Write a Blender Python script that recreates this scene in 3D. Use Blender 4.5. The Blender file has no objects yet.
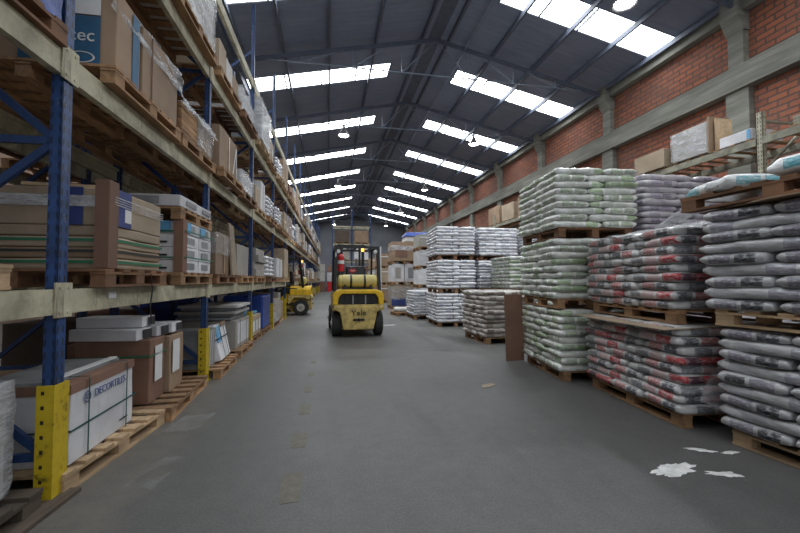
import bpy, bmesh, math, random
from mathutils import Vector, Matrix, Euler, noise
random.seed(11)
PI = math.pi
col = bpy.context.scene.collection
ORD = ['first', 'second', 'third', 'fourth', 'fifth', 'sixth', 'seventh', 'eighth', 'ninth', 'tenth', 'eleventh',
       'twelfth', 'thirteenth', 'fourteenth', 'fifteenth', 'sixteenth', 'seventeenth', 'eighteenth']

# ------------------------------------------------------------------ materials
class NT:
    def __init__(s, name):
        s.m = bpy.data.materials.new(name); s.m.use_nodes = True
        s.t = s.m.node_tree; s.n = s.t.nodes; s.n.clear()
        s.out = s.n.new('ShaderNodeOutputMaterial'); s.b = s.n.new('ShaderNodeBsdfPrincipled')
        s.t.links.new(s.b.outputs[0], s.out.inputs[0])
        s.tc = s.n.new('ShaderNodeTexCoord')
    def link(s, a, b): s.t.links.new(a, b)
    def noise(s, scale, detail=4, vec=None, rough=.6, sc3=None):
        n = s.n.new('ShaderNodeTexNoise'); n.inputs['Scale'].default_value = scale
        n.inputs['Detail'].default_value = detail; n.inputs['Roughness'].default_value = rough
        v = vec or s.tc.outputs['Object']
        if sc3:
            mp = s.n.new('ShaderNodeMapping'); mp.inputs['Scale'].default_value = sc3
            s.link(v, mp.inputs[0]); v = mp.outputs[0]
        s.link(v, n.inputs['Vector']); return n.outputs['Fac']
    def ramp(s, fac, stops):
        r = s.n.new('ShaderNodeValToRGB'); s.link(fac, r.inputs[0]); e = r.color_ramp.elements
        while len(e) < len(stops): e.new(.5)
        for i, (p, c) in enumerate(stops):
            e[i].position = p; e[i].color = (*c, 1) if len(c) == 3 else c
        return r.outputs[0]
    def math(s, op, a, b=None, clamp=False):
        n = s.n.new('ShaderNodeMath'); n.operation = op; n.use_clamp = clamp
        for i, v in enumerate((a, b)):
            if v is None: continue
            if isinstance(v, (int, float)): n.inputs[i].default_value = v
            else: s.link(v, n.inputs[i])
        return n.outputs[0]
    def mix(s, fac, a, b, mode='MIX'):
        n = s.n.new('ShaderNodeMixRGB'); n.blend_type = mode
        for i, v in enumerate((fac, a, b)):
            if isinstance(v, (int, float)): n.inputs[i].default_value = v
            elif isinstance(v, tuple): n.inputs[i].default_value = (*v, 1)
            else: s.link(v, n.inputs[i])
        return n.outputs[0]
    def xyz(s, v=None):
        n = s.n.new('ShaderNodeSeparateXYZ'); s.link(v or s.tc.outputs['Object'], n.inputs[0]); return n.outputs
    def comb(s, x, y, z=0.):
        n = s.n.new('ShaderNodeCombineXYZ')
        for i, v in enumerate((x, y, z)):
            if isinstance(v, (int, float)): n.inputs[i].default_value = v
            else: s.link(v, n.inputs[i])
        return n.outputs[0]
    def rnd(s):
        n = s.n.new('ShaderNodeObjectInfo'); return n.outputs['Random']
    def bump(s, h, strength=.3, dist=.01):
        n = s.n.new('ShaderNodeBump'); n.inputs['Strength'].default_value = strength
        n.inputs['Distance'].default_value = dist; s.link(h, n.inputs['Height'])
        s.link(n.outputs[0], s.b.inputs['Normal'])
    def col(s, c):
        if isinstance(c, tuple): s.b.inputs['Base Color'].default_value = (*c, 1)
        else: s.link(c, s.b.inputs['Base Color'])
    def set(s, rough=.6, metal=0., spec=None):
        s.b.inputs['Roughness'].default_value = rough; s.b.inputs['Metallic'].default_value = metal
        if spec is not None: s.b.inputs['Specular IOR Level'].default_value = spec
        return s.m
def dim(c, k): return tuple(v * k for v in c)

def simple(name, c, rough=.6, metal=0., var=.25, scale=6., bump=.15, bd=.004, objvar=.0, sc3=None):
    s = NT(name); f = s.noise(scale, 5, sc3=sc3)
    cc = s.ramp(f, [(.3, dim(c, 1 - var)), (.7, dim(c, 1 + var * .6))])
    if objvar:
        r = s.math('ADD', s.math('MULTIPLY', s.rnd(), objvar * 2), 1 - objvar)
        cc = s.mix(1., cc, s.comb(r, r, r), 'MULTIPLY')
    s.col(cc)
    if bump: s.bump(f, bump, bd)
    return s.set(rough, metal)

def m_wood(name, c, dark=.5):
    s = NT(name)
    f = s.noise(3, 6, sc3=(6, 1.2, 6)); g = s.noise(1.4, 2)
    cc = s.ramp(f, [(.3, dim(c, dark)), (.55, c), (.8, dim(c, 1.25))])
    cc = s.mix(s.ramp(g, [(.45, (0, 0, 0)), (.7, (.5, .5, .5))]), cc, dim(c, .4))
    r = s.math('ADD', s.math('MULTIPLY', s.rnd(), .55), .7)
    cc = s.mix(1., cc, s.comb(r, r, r), 'MULTIPLY'); s.col(cc); s.bump(f, .3, .003)
    return s.set(.8)

def m_card(name, c, lines=True):
    s = NT(name); f = s.noise(2.2, 5); x = s.xyz()
    cc = s.ramp(f, [(.3, dim(c, .78)), (.65, dim(c, 1.08))])
    sc = s.noise(9, 3, sc3=(1, 1, .15))
    cc = s.mix(s.ramp(sc, [(.58, (0, 0, 0)), (.75, (.35, .35, .35))]), cc, dim(c, .55))
    r = s.math('ADD', s.math('MULTIPLY', s.rnd(), .4), .78)
    cc = s.mix(1., cc, s.comb(r, r, r), 'MULTIPLY'); s.col(cc); s.bump(f, .25, .006)
    return s.set(.75)

def m_floor():
    s = NT('worn_grey_concrete')
    a = s.noise(.35, 6, rough=.65); b = s.noise(7, 6, rough=.7); c = s.noise(1.6, 5, sc3=(1.6, .25, 1)); d = s.noise(70, 2)
    cc = s.ramp(a, [(.3, (.052, .05, .048)), (.5, (.084, .082, .079)), (.72, (.135, .131, .125))])
    cc = s.mix(.5, cc, s.ramp(b, [(.3, (.05, .049, .047)), (.7, (.12, .118, .114))]))
    cc = s.mix(s.ramp(c, [(.5, (0, 0, 0)), (.72, (.55, .55, .55))]), cc, (.045, .044, .042))
    x = s.xyz()
    near = s.math('MULTIPLY', s.math('ABSOLUTE', s.math('SUBTRACT', x[0], .9)), .45, True)
    cc = s.mix(s.math('MULTIPLY', near, .35), cc, (.15, .147, .14))
    cc = s.mix(.25, cc, s.ramp(d, [(.35, (.03, .03, .03)), (.65, (.15, .15, .15))]))
    px = s.ramp(s.math('MULTIPLY', x[0], .2), [(.3, (0, 0, 0)), (.5, (1, 1, 1)), (.7, (.6, .6, .6))])
    py = s.ramp(s.math('MULTIPLY', x[1], .05), [(.28, (0, 0, 0)), (.42, (1, 1, 1)), (.75, (.8, .8, .8)), (1., (.1, .1, .1))])
    dust = s.math('MULTIPLY', s.math('MULTIPLY', px, py), s.ramp(c, [(.35, (.1,) * 3), (.65, (.75,) * 3)]))
    cc = s.mix(dust, cc, (.26, .255, .24))
    edge = s.ramp(s.math('MULTIPLY', x[0], -.5), [(.5, (0, 0, 0)), (.62, (1, 1, 1))])
    cc = s.mix(s.math('MULTIPLY', edge, s.ramp(b, [(.35, (.1,) * 3), (.6, (.7,) * 3)])), cc, (.15, .135, .11))
    s.col(cc); s.bump(s.math('ADD', b, s.math('MULTIPLY', d, .5)), .25, .004)
    rr = s.ramp(a, [(.3, (.42,) * 3), (.7, (.62,) * 3)]); s.link(rr, s.b.inputs['Roughness'])
    s.b.inputs['Specular IOR Level'].default_value = .4
    return s.m

def m_brick():
    s = NT('red_brick'); x = s.xyz(); b = s.n.new('ShaderNodeTexBrick')
    s.link(s.comb(x[1], x[2]), b.inputs['Vector'])
    b.inputs['Scale'].default_value = 1; b.inputs['Brick Width'].default_value = .38; b.inputs['Row Height'].default_value = .135
    b.inputs['Mortar Size'].default_value = .024; b.inputs['Mortar Smooth'].default_value = .3; b.inputs['Bias'].default_value = -.1
    b.inputs['Color1'].default_value = (.37, .12, .06, 1); b.inputs['Color2'].default_value = (.2, .075, .05, 1)
    b.inputs['Mortar'].default_value = (.075, .06, .055, 1)
    f = s.noise(1.1, 5); g = s.noise(14, 4)
    cc = s.mix(s.ramp(f, [(.42, (0, 0, 0)), (.75, (.55, .55, .55))]), b.outputs['Color'], (.16, .12, .1))
    cc = s.mix(.25, cc, s.ramp(g, [(.3, (.12, .05, .035)), (.7, (.34, .13, .07))])); s.col(cc)
    s.bump(s.math('SUBTRACT', g, s.math('MULTIPLY', b.outputs['Fac'], 1.5)), .5, .012)
    return s.set(.9)

def m_concrete():
    s = NT('board_marked_concrete'); f = s.noise(2, 6, sc3=(1, .35, 2.4)); x = s.xyz()
    st = s.math('FRACT', s.math('MULTIPLY', x[2], 7.)); ln = s.math('LESS_THAN', st, .08)
    cc = s.ramp(f, [(.3, (.13, .13, .11)), (.55, (.21, .21, .18)), (.75, (.3, .3, .26))])
    cc = s.mix(s.math('MULTIPLY', ln, .35), cc, (.08, .08, .07)); s.col(cc); s.bump(f, .4, .01)
    return s.set(.85)

def m_roof():
    s = NT('blue_grey_roof_sheet'); x = s.xyz()
    w = s.math('SINE', s.math('MULTIPLY', x[1], 2 * PI / .19))
    f = s.noise(.5, 5); g = s.noise(3, 4, sc3=(.3, 2, 1))
    cc = s.ramp(f, [(.3, (.165, .2, .285)), (.7, (.235, .28, .38))])
    cc = s.mix(.3, cc, s.ramp(g, [(.35, (.14, .17, .24)), (.65, (.26, .3, .38))])); s.col(cc)
    s.bump(w, .15, .02); return s.set(.5, .1)

def m_emit(name, c, st):
    s = NT(name); s.n.remove(s.b); e = s.n.new('ShaderNodeEmission')
    e.inputs[0].default_value = (*c, 1); e.inputs[1].default_value = st; s.link(e.outputs[0], s.out.inputs[0]); return s.m

def m_post(name, c, rust):
    # perforated upright: slanted slots on the face that looks along x, dots on the others
    s = NT(name); x = s.xyz(); nrm = s.xyz(s.tc.outputs['Normal'])
    ay = s.math('ABSOLUTE', x[1]); ax = s.math('ABSOLUTE', x[0])
    def slots(u, off):
        z = s.math('FRACT', s.math('MULTIPLY', s.math('ADD', x[2], s.math('MULTIPLY', u, 1.1)), 1 / .076))
        a = s.math('LESS_THAN', s.math('ABSOLUTE', s.math('SUBTRACT', z, .5)), .27)
        b = s.math('LESS_THAN', s.math('ABSOLUTE', s.math('SUBTRACT', u, off)), .0065)
        return s.math('MULTIPLY', a, b)
    m1 = s.math('MULTIPLY', slots(ay, .022), s.math('GREATER_THAN', s.math('ABSOLUTE', nrm[0]), .6))
    m2 = s.math('MULTIPLY', slots(ax, .022), s.math('GREATER_THAN', s.math('ABSOLUTE', nrm[1]), .6))
    h = s.math('ADD', m1, s.math('MULTIPLY', m2, .7), True)
    f = s.noise(9, 6); cc = s.ramp(f, [(.28, dim(c, .55)), (.55, c), (.8, dim(c, 1.35))])
    cc = s.mix(s.ramp(s.noise(5, 5, rough=.75), [(.6, (0, 0, 0)), (.68, (.7, .7, .7))]), cc, rust)
    cc = s.mix(h, cc, (.006, .007, .01)); s.col(cc); return s.set(.45)

def m_guard():
    s = NT('yellow_guard_paint'); x = s.xyz()
    z = s.math('FRACT', s.math('MULTIPLY', x[2], 1 / .085))
    a = s.math('LESS_THAN', s.math('ABSOLUTE', s.math('SUBTRACT', z, .5)), .13)
    b = s.math('LESS_THAN', s.math('ABSOLUTE', s.math('ADD', x[0], .012)), .009)
    f = s.noise(9, 6, rough=.7)
    cc = s.ramp(f, [(.33, (.1, .075, .01)), (.45, (.5, .36, .012)), (.75, (.62, .46, .02))])
    cc = s.mix(s.math('MULTIPLY', a, b), cc, (.02, .015, .01)); s.col(cc); return s.set(.5)

def m_beam():
    s = NT('cream_beam_paint'); f = s.noise(4, 7, rough=.75); g = s.noise(1.2, 4, sc3=(1, 1.5, 1)); v = s.noise(6, 4, sc3=(1, 5, .3))
    cc = s.ramp(f, [(.3, (.22, .2, .14)), (.5, (.47, .44, .31)), (.8, (.66, .62, .46))])
    cc = s.mix(s.ramp(g, [(.5, (0, 0, 0)), (.68, (.65, .65, .65))]), cc, (.1, .085, .055))
    cc = s.mix(s.ramp(v, [(.58, (0, 0, 0)), (.7, (.6, .6, .6))]), cc, (.09, .05, .03)); s.col(cc); return s.set(.6)

def m_bag(name, base, A=None, B=None, endA=None, endB=None, x1=.2, x2=.46, rough=.3, L=.68, stripe=None, amt=.8):
    """glossy woven-plastic sack, printed panels laid out in the sack's own coordinates"""
    s = NT(name); x = s.xyz()
    f = s.noise(5, 5, sc3=(1, 2.2, 3)); g = s.noise(17, 4, sc3=(.7, 1.6, 1.6)); r = s.rnd()
    cc = s.ramp(f, [(.28, dim(base, .62)), (.5, base), (.75, tuple(min(1, v * 1.22) for v in base))])
    sh = s.math('MULTIPLY', s.math('SUBTRACT', r, .5), .14)
    xs = s.math('ADD', x[0], sh); brk = s.ramp(s.noise(26, 3, sc3=(.8, 1, 3)), [(.36, (.25,) * 3), (.5, (1,) * 3)])
    def band(lo, hi):
        return s.math('MULTIPLY', s.math('GREATER_THAN', xs, lo * L), s.math('LESS_THAN', xs, hi * L))
    zin = s.math('LESS_THAN', s.math('ABSOLUTE', x[2]), .034)
    if A: cc = s.mix(s.math('MULTIPLY', s.math('MULTIPLY', s.math('MULTIPLY', band(x1, x2), zin), brk), amt), cc, A)
    if B: cc = s.mix(s.math('MULTIPLY', s.math('MULTIPLY', s.math('MULTIPLY', band(-.36, -.12), zin), brk), amt * .75), cc, B)
    if stripe: cc = s.mix(s.math('MULTIPLY', s.math('MULTIPLY', band(-.08, .14), zin), .5), cc, stripe)
    end = s.math('MULTIPLY', s.math('GREATER_THAN', s.math('ABSOLUTE', x[0]), L * .43), zin)
    yl = s.math('MULTIPLY', s.math('LESS_THAN', x[1], -.03), s.math('GREATER_THAN', x[1], -.17))
    yh = s.math('MULTIPLY', s.math('GREATER_THAN', x[1], .0), s.math('LESS_THAN', x[1], .16))
    if endA: cc = s.mix(s.math('MULTIPLY', s.math('MULTIPLY', end, yl), s.math('MULTIPLY', brk, .9)), cc, endA)
    if endB: cc = s.mix(s.math('MULTIPLY', s.math('MULTIPLY', end, yh), s.math('MULTIPLY', brk, .8)), cc, endB)
    k = s.math('ADD', s.math('MULTIPLY', r, .3), .85); cc = s.mix(1., cc, s.comb(k, k, k), 'MULTIPLY')
    s.col(cc); s.bump(s.math('ADD', f, s.math('MULTIPLY', g, .6)), .75, .022)
    s.b.inputs['Coat Weight'].default_value = .7; s.b.inputs['Coat Roughness'].default_value = .22
    return s.set(rough)

def m_film(name='stretch_film', lo=.12, hi=.6):
    s = NT(name); f = s.noise(3.2, 6, sc3=(1, 1, 2.6), rough=.7); g = s.noise(9, 4, sc3=(1, 1, 5))
    s.b.inputs['Base Color'].default_value = (.75, .77, .8, 1)
    tr = s.n.new('ShaderNodeBsdfTransparent'); mx = s.n.new('ShaderNodeMixShader')
    s.link(s.ramp(f, [(.38, (lo,) * 3), (.72, (hi,) * 3)]), mx.inputs[0])
    s.link(tr.outputs[0], mx.inputs[1]); s.link(s.b.outputs[0], mx.inputs[2]); s.link(mx.outputs[0], s.out.inputs[0])
    s.bump(s.math('ADD', f, g), 1., .03); return s.set(.18)

M = dict(
    floor=m_floor(), brick=m_brick(), conc=m_concrete(), roof=m_roof(), sky=m_emit('skylight_sheet', (.93, .97, 1.), 10.5),
    bulb=m_emit('lamp_bulb', (.92, .96, 1.), 60.), steel=simple('blue_grey_steel', (.085, .105, .14), .5, .3),
    tie=simple('pale_steel', (.2, .24, .3), .45, .4), purlin=simple('dark_purlin', (.10, .12, .165), .6),
    endwall=simple('dim_end_wall', (.15, .16, .18), .9, scale=.6), oldwall=simple('plastered_wall', (.3, .2, .15), .9, scale=.6),
    post=m_post('blue_rack_paint', (.022, .062, .19), (.25, .27, .3)), postc=m_post('cream_rack_paint', (.42, .4, .3), (.2, .12, .06)),
    blue=simple('blue_steel', (.022, .055, .16), .45, .1, objvar=.15), guard=m_guard(), beam=m_beam(), beam2=simple('old_cream_beam', (.25, .24, .18), .6, var=.5),
    wood=m_wood('pallet_wood', (.38, .22, .11)), wood2=m_wood('pale_pallet_wood', (.62, .43, .25)), oldwood=m_wood('weathered_wood', (.10, .075, .055)), wood3=m_wood('dark_pallet_wood', (.22, .11, .055)),
    ply=m_wood('plywood', (.48, .35, .22), .75), card=m_card('brown_cardboard', (.29, .20, .13)), card2=m_card('tan_cardboard', (.37, .29, .205)),
    card3=m_card('red_brown_cardboard', (.2, .11, .075)), cardshade=m_card('shade_darkened_cardboard', (.085, .06, .045)), cardg=m_card('grey_cardboard', (.34, .32, .29)),  # darkest brown: shade inside the rear rack is put into the cardboard colour
    white=m_card('white_carton', (.62, .62, .64)), white2=m_card('offwhite_carton', (.5, .49, .47)),
    grey=simple('grey_tile_edge', (.25, .26, .27), .5, objvar=.2), cardblue=simple('printed_blue', (.02, .11, .22), .6), lblue=simple('pale_blue_label', (.12, .36, .6), .6),
    navy=simple('navy_print', (.03, .05, .2), .6), paper=simple('white_paper', (.7, .7, .7), .7, var=.08), ink=simple('black_ink', (.03, .03, .035), .6),
    inkblue=simple('blue_ink', (.12, .15, .3), .6), dgstrap=simple('dark_green_strap', (.01, .07, .065), .5), gstrap=simple('green_strap', (.02, .16, .08), .4), kstrap=simple('dark_strap', (.02, .03, .03), .4),
    tape=simple('packing_tape', (.42, .3, .18), .3), film0=m_film('thin_film', .0, .16), film=m_film(), film2=m_film('dense_film', .25, .85),
    tarp=simple('blue_tarp', (.02, .06, .3), .4, var=.4, scale=2.5, bump=.8, bd=.03),
    red=m_bag('red_print_sack', (.56, .555, .545), (.48, .025, .035), (.07, .075, .1), (.035, .04, .06), (.42, .06, .06), stripe=(.5, .22, .22), amt=.97),
    green=m_bag('green_print_sack', (.72, .73, .70), (.17, .34, .06), (.5, .54, .46), (.3, .36, .26), (.24, .32, .17), stripe=(.4, .44, .36), amt=.7),
    purple=m_bag('purple_print_sack', (.55, .53, .555), (.32, .28, .36), (.42, .38, .46), (.2, .17, .25), (.32, .27, .37), amt=.6),
    black=m_bag('dark_print_sack', (.46, .46, .465), (.22, .21, .27), (.3, .3, .33), (.02, .02, .03), (.17, .15, .21)),
    silver=m_bag('white_sack', (.76, .77, .8), (.45, .48, .56), None, (.4, .42, .52), None, rough=.4, amt=.5),
    paperbag=m_bag('paper_sack', (.52, .48, .44), (.2, .15, .11), (.2, .16, .13), (.14, .09, .07), None, rough=.5, L=.6),
    aqua=m_bag('aqua_print_sack', (.78, .8, .8), (.1, .42, .5), (.2, .2, .22), (.08, .4, .48), (.08, .4, .48), x1=.0, x2=.46, amt=.95),
    yel=simple('yellow_machine_paint', (.78, .48, .015), .38, var=.25, scale=5, bump=.1), yel_worn=simple('worn_yellow_paint', (.56, .42, .14), .6, var=.55, scale=8),
    blk=simple('black_paint', (.012, .012, .014), .4), rub=simple('black_rubber', (.022, .022, .022), .8, scale=20),
    tank=simple('ochre_gas_tank', (.55, .46, .16), .4, var=.15), redp=simple('red_paint', (.5, .02, .025), .35), chrome=simple('grey_metal', (.3, .3, .3), .35, .7, var=.1),
    hub=simple('pale_wheel_rim', (.5, .48, .42), .5), amber=m_emit('amber_beacon', (1., .5, .08), 3.),
    dash=simple('faded_yellow_paint', (.125, .115, .09), .7, var=.25, scale=14), spill=simple('white_powder', (.72, .72, .7), .9, var=.3, scale=12),
    skin_jeans=simple('blue_cloth', (.05, .07, .16), .8),
)

# ------------------------------------------------------------------ mesh helpers
class MB:
    def __init__(s): s.b = bmesh.new(); s.mi = 0; s.mats = []
    def box(s, c, d, rot=None, mi=0, taper=None):
        r = bmesh.ops.create_cube(s.b, size=1.); vs = r['verts']
        if taper:
            for v in vs:
                if v.co.z > 0: v.co.x *= taper; v.co.y *= taper
        m = Matrix.Translation(c) @ (Euler(rot).to_matrix().to_4x4() if rot else Matrix()) @ Matrix.Diagonal((*d, 1))
        bmesh.ops.transform(s.b, matrix=m, verts=vs); s._mi(vs, mi); return s
    def _mi(s, vs, mi):
        if mi:
            for v in vs:
                for f in v.link_faces: f.material_index = mi
    def cyl(s, p0, p1, r, n=10, r2=None, mi=0):
        p0, p1 = Vector(p0), Vector(p1); d = p1 - p0
        g = bmesh.ops.create_cone(s.b, cap_ends=True, segments=n, radius1=r, radius2=r if r2 is None else r2, depth=d.length)
        m = Matrix.Translation((p0 + p1) / 2) @ d.to_track_quat('Z', 'Y').to_matrix().to_4x4()
        bmesh.ops.transform(s.b, matrix=m, verts=g['verts']); s._mi(g['verts'], mi); return s
    def bar(s, p0, p1, w, h, mi=0):
        p0, p1 = Vector(p0), Vector(p1); d = p1 - p0
        r = bmesh.ops.create_cube(s.b, size=1.)
        m = Matrix.Translation((p0 + p1) / 2) @ d.to_track_quat('Z', 'Y').to_matrix().to_4x4() @ Matrix.Diagonal((w, h, d.length, 1))
        bmesh.ops.transform(s.b, matrix=m, verts=r['verts']); s._mi(r['verts'], mi); return s
    def prism(s, pts, axis, a, b):
        def mk(t):
            o = []
            for p in pts:
                q = [p[0], p[1]]; q.insert(axis, t); o.append(s.b.verts.new(q))
            return o
        A, B = mk(a), mk(b); n = len(pts)
        s.b.faces.new(A); s.b.faces.new(B[::-1])
        for i in range(n): s.b.faces.new((A[i], B[i], B[(i + 1) % n], A[(i + 1) % n]))
        return s
    def lathe(s, prof, n=20, cx=0, cy=0):
        rings = []
        for r, z in prof:
            rings.append([s.b.verts.new((cx + r * math.cos(2 * PI * k / n), cy + r * math.sin(2 * PI * k / n), z)) for k in range(n)])
        for a, b in zip(rings, rings[1:]):
            for k in range(n): s.b.faces.new((a[k], a[(k + 1) % n], b[(k + 1) % n], b[k]))
        return s
    def quad(s, *p):
        s.b.faces.new([s.b.verts.new(q) for q in p]); return s
    def mesh(s, name, *mats, smooth=False):
        bmesh.ops.recalc_face_normals(s.b, faces=s.b.faces)
        me = bpy.data.meshes.new(name); s.b.to_mesh(me); s.b.free()
        for m in mats: me.materials.append(m)
        if smooth:
            for p in me.polygons: p.use_smooth = True
        return me
    def obj(s, name, *mats, parent=None, smooth=False, bevel=0, loc=None, rz=0):
        return link(name, s.mesh(name, *mats, smooth=smooth), parent, bevel, loc, rz)
def link(name, me, parent=None, bevel=0, loc=None, rz=0, rot=None):
    o = bpy.data.objects.new(name, me); col.objects.link(o)
    if parent: o.parent = parent
    if loc: o.location = loc
    o.rotation_euler = rot or (0, 0, rz)
    if bevel:
        md = o.modifiers.new('bevel', 'BEVEL'); md.width = bevel; md.segments = 2; md.limit_method = 'ANGLE'
    return o
def tag(o, label, cat, group=None, kind=None):
    o['label'] = label; o['category'] = cat
    if group: o['group'] = group
    if kind: o['kind'] = kind
    return o
def empty(name, loc, label, cat, group=None, rz=0, kind=None):
    o = bpy.data.objects.new(name, None); col.objects.link(o); o.location = loc; o.rotation_euler = (0, 0, rz); o.empty_display_size = .2
    return tag(o, label, cat, group, kind)
def dup(root, loc, rz, label, group=None):
    r = root.copy(); col.objects.link(r); r.location = loc; r.rotation_euler = (0, 0, rz); r['label'] = label
    if group: r['group'] = group
    for ch in list(root.children):
        c = ch.copy(); col.objects.link(c); c.parent = r
        for g in list(ch.children):
            d = g.copy(); col.objects.link(d); d.parent = c
    return r
def struct(o): o['kind'] = 'structure'; return o
def text(body, size, mat, parent, name='lettering', depth=.002, loc=(0, 0, 0), rot=(0, 0, 0), sx=1.):
    cu = bpy.data.curves.new('t', 'FONT'); cu.body = body; cu.size = size; cu.extrude = depth; cu.align_x = 'CENTER'; cu.align_y = 'CENTER'
    t = bpy.data.objects.new('t', cu); col.objects.link(t)
    me = bpy.data.meshes.new_from_object(t.evaluated_get(bpy.context.evaluated_depsgraph_get()))
    bpy.data.objects.remove(t); bpy.data.curves.remove(cu)
    me.materials.clear(); me.materials.append(mat)
    if sx != 1:
        for v in me.vertices: v.co.x *= sx
    return link(name, me, parent, loc=loc, rot=rot)

# ------------------------------------------------------------------ the hall
XW, XV, XR, ZR = 9.4, -2.85, 3.3, 9.07            # right wall, left valley, ridge
SL = .218
def zroof(x):
    if x > XV: return ZR - SL * abs(x - XR)
    return ZR - SL * (XR - XV) + SL * min(XV - x, 2 * (-9 - x) - (XV - x) + 2 * (XV + 9)) if x > -9 else ZR - SL * 6.15 + SL * 6.15
Y0, Y1 = -5.5, 47.
BAY = 4.38; TR0 = 7.07 - 2 * BAY
struct(MB().box((1., (Y0 + Y1) / 2, -.05), (22, Y1 - Y0, .1)).obj('floor', M['floor']))
struct(MB().box((XW + .12, (Y0 + Y1) / 2, 3.9), (.24, Y1 - Y0, 7.8)).obj('wall_right', M['brick']))
struct(MB().box((1., Y1 + .1, 4.7), (22, .2, 9.4)).obj('wall_far', M['endwall']))
struct(MB().box((-9.6, (Y0 + Y1) / 2, 4.), (.2, Y1 - Y0, 8)).obj('wall_left', M['oldwall']))
# ring beams and pilasters
struct(MB().box((XW - .1, (Y0 + Y1) / 2, 5.93), (.28, Y1 - Y0, .54)).obj('trim_1', M['conc']))
struct(MB().box((XW - .08, (Y0 + Y1) / 2, 7.66), (.24, Y1 - Y0, .44)).obj('trim_2', M['conc']))
k = 3
y = 7.16 - 2 * 4.2
while y < Y1:
    b = MB().box((XW - .06, y, 3.0), (.2, .5, 5.9)).box((XW - .06, y, 6.8), (.2, .34, 1.6))
    b.prism([(XW + .1, 7.0), (XW - .16, 7.0), (XW - .34, 7.35), (XW - .34, 7.9), (XW + .1, 7.9)], 1, y - .2, y + .2)
    struct(b.obj('trim_%d' % k, M['conc'])); k += 1; y += 4.2
SKY_Y = [9.05 - 3 * 4.34 + 4.34 * i for i in range(12)]
SW = .46
def roof_strip(name, xa, xb, skip):
    # roof sheets between xa and xb with openings where the skylights are (skip = x range)
    b = MB(); s0, s1 = skip
    for (x0, x1) in ((xa, s0), (s1, xb)):
        if abs(x1 - x0) > .01: b.quad((x0, Y0, zf(x0)), (x1, Y0, zf(x1)), (x1, Y1, zf(x1)), (x0, Y1, zf(x0)))
    ys = [Y0] + [v for q in SKY_Y for v in (q - SW, q + SW)] + [Y1]
    for i in range(0, len(ys), 2):
        if ys[i + 1] > ys[i]: b.quad((s0, ys[i], zf(s0)), (s1, ys[i], zf(s1)), (s1, ys[i + 1], zf(s1)), (s0, ys[i + 1], zf(s0)))
    return struct(b.obj(name, M['roof']))
zf = lambda x: ZR - SL * abs(x - XR)
roof_strip('ceiling', XR, XW + .3, (4.5, 9.15))
roof_strip('ceiling', XV, XR, (-2.65, 2.1))
zf = lambda x: ZR - SL * 6.15 + SL * (XV - x)
roof_strip('ceiling', -9.6, XV, (-8., -4.))
# skylights: one thing-like structure per bay and slope, with sheet laps as gaps
def skylight(x0, x1, y, fz, n):
    b = MB(); seg = 4; L = (x1 - x0)
    for i in range(seg):
        a = x0 + L * i / seg + .015; c = x0 + L * (i + 1) / seg - .015
        b.quad((a, y - SW + .02, fz(a) + .02), (c, y - SW + .02, fz(c) + .02), (c, y + SW - .02, fz(c) + .02), (a, y + SW - .02, fz(a) + .02))
    o = b.obj('window_%d' % n, M['sky']); struct(o)
    f = MB()
    for i in range(seg + 1):
        a = x0 + L * i / seg; f.box((a, y, fz(a) + .0), (.05, 2 * SW, .03))
    f.obj('window_frame', M['purlin'], parent=o)
n = 1
f1 = lambda x: ZR - SL * abs(x - XR)
f2 = lambda x: ZR - SL * 6.15 + SL * (XV - x)
for q in SKY_Y:
    if q + SW > Y1: continue
    skylight(4.5, 9.15, q, f1, n); skylight(-2.65, 2.1, q, f1, n + 1); n += 2
    if q < 20: skylight(-8., -4., q, f2, n); n += 1
# purlins along the hall, one per line; ridge cap lines
t = k
for x in [XR - .42, XR + .42, XR - 1.9, XR + 1.9, XR - 3.3, XR + 3.3, XR - 4.6, XR + 4.6, XR - 5.7, XR + 5.8]:
    struct(MB().box((x, (Y0 + Y1) / 2, f1(x) - .09), (.06, Y1 - Y0, .14)).obj('trim_%d' % t, M['purlin'])); t += 1
struct(MB().box((XR, (Y0 + Y1) / 2, ZR - .03), (.5, Y1 - Y0, .03)).obj('trim_%d' % t, M['purlin'])); t += 1
struct(MB().cyl((XR + .95, Y0, ZR - .42), (XR + .95, Y1, ZR - .42), .035, 8).obj('trim_%d' % t, M['tie'])); t += 1
struct(MB().box((XV, (Y0 + Y1) / 2, f1(XV) - .1), (.35, Y1 - Y0, .2)).obj('trim_%d' % t, M['purlin'])); t += 1
# roof trusses
def truss():
    r = empty('roof_truss', (0, 0, 0), 'x', 'roof truss', 'steel trusses under the roof')
    for sx, xe in ((-1, XV), (1, XW)):
        b = MB().bar((XR, 0, ZR - .22), (xe, 0, f1(xe) - .22), .06, .12); b.obj('rafter', M['purlin'], parent=r)
    MB().cyl((XV + .2, 0, 7.7), (XW - .1, 0, 7.7), .022, 8).obj('tie_rod', M['tie'], parent=r)
    for i, dx in enumerate((1.1, 2.6, 4.1)):
        for sx in (-1, 1):
            x = XR + sx * dx; nx = XR + sx * (dx + 1.5)
            MB().cyl((x, 0, 7.7), (x, 0, f1(x) - .2), .018, 6).obj('hanger', M['tie'], parent=r)
            if i < 3: MB().cyl((x, 0, 7.7), (XR + sx * (dx - 1.1), 0, f1(XR + sx * (dx - 1.1)) - .25), .018, 6).obj('diagonal', M['tie'], parent=r)
    return r
t0 = truss(); first = True; i = 0; y = TR0 + BAY * 2
while y < Y1 - 1:
    lab = 'steel roof truss with a thin tie rod, %s from the camera' % ORD[i]
    if first: t0.location = (0, y, 0); t0['label'] = lab; first = False
    else: dup(t0, (0, y, 0), 0, lab)
    i += 1; y += BAY
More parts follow.
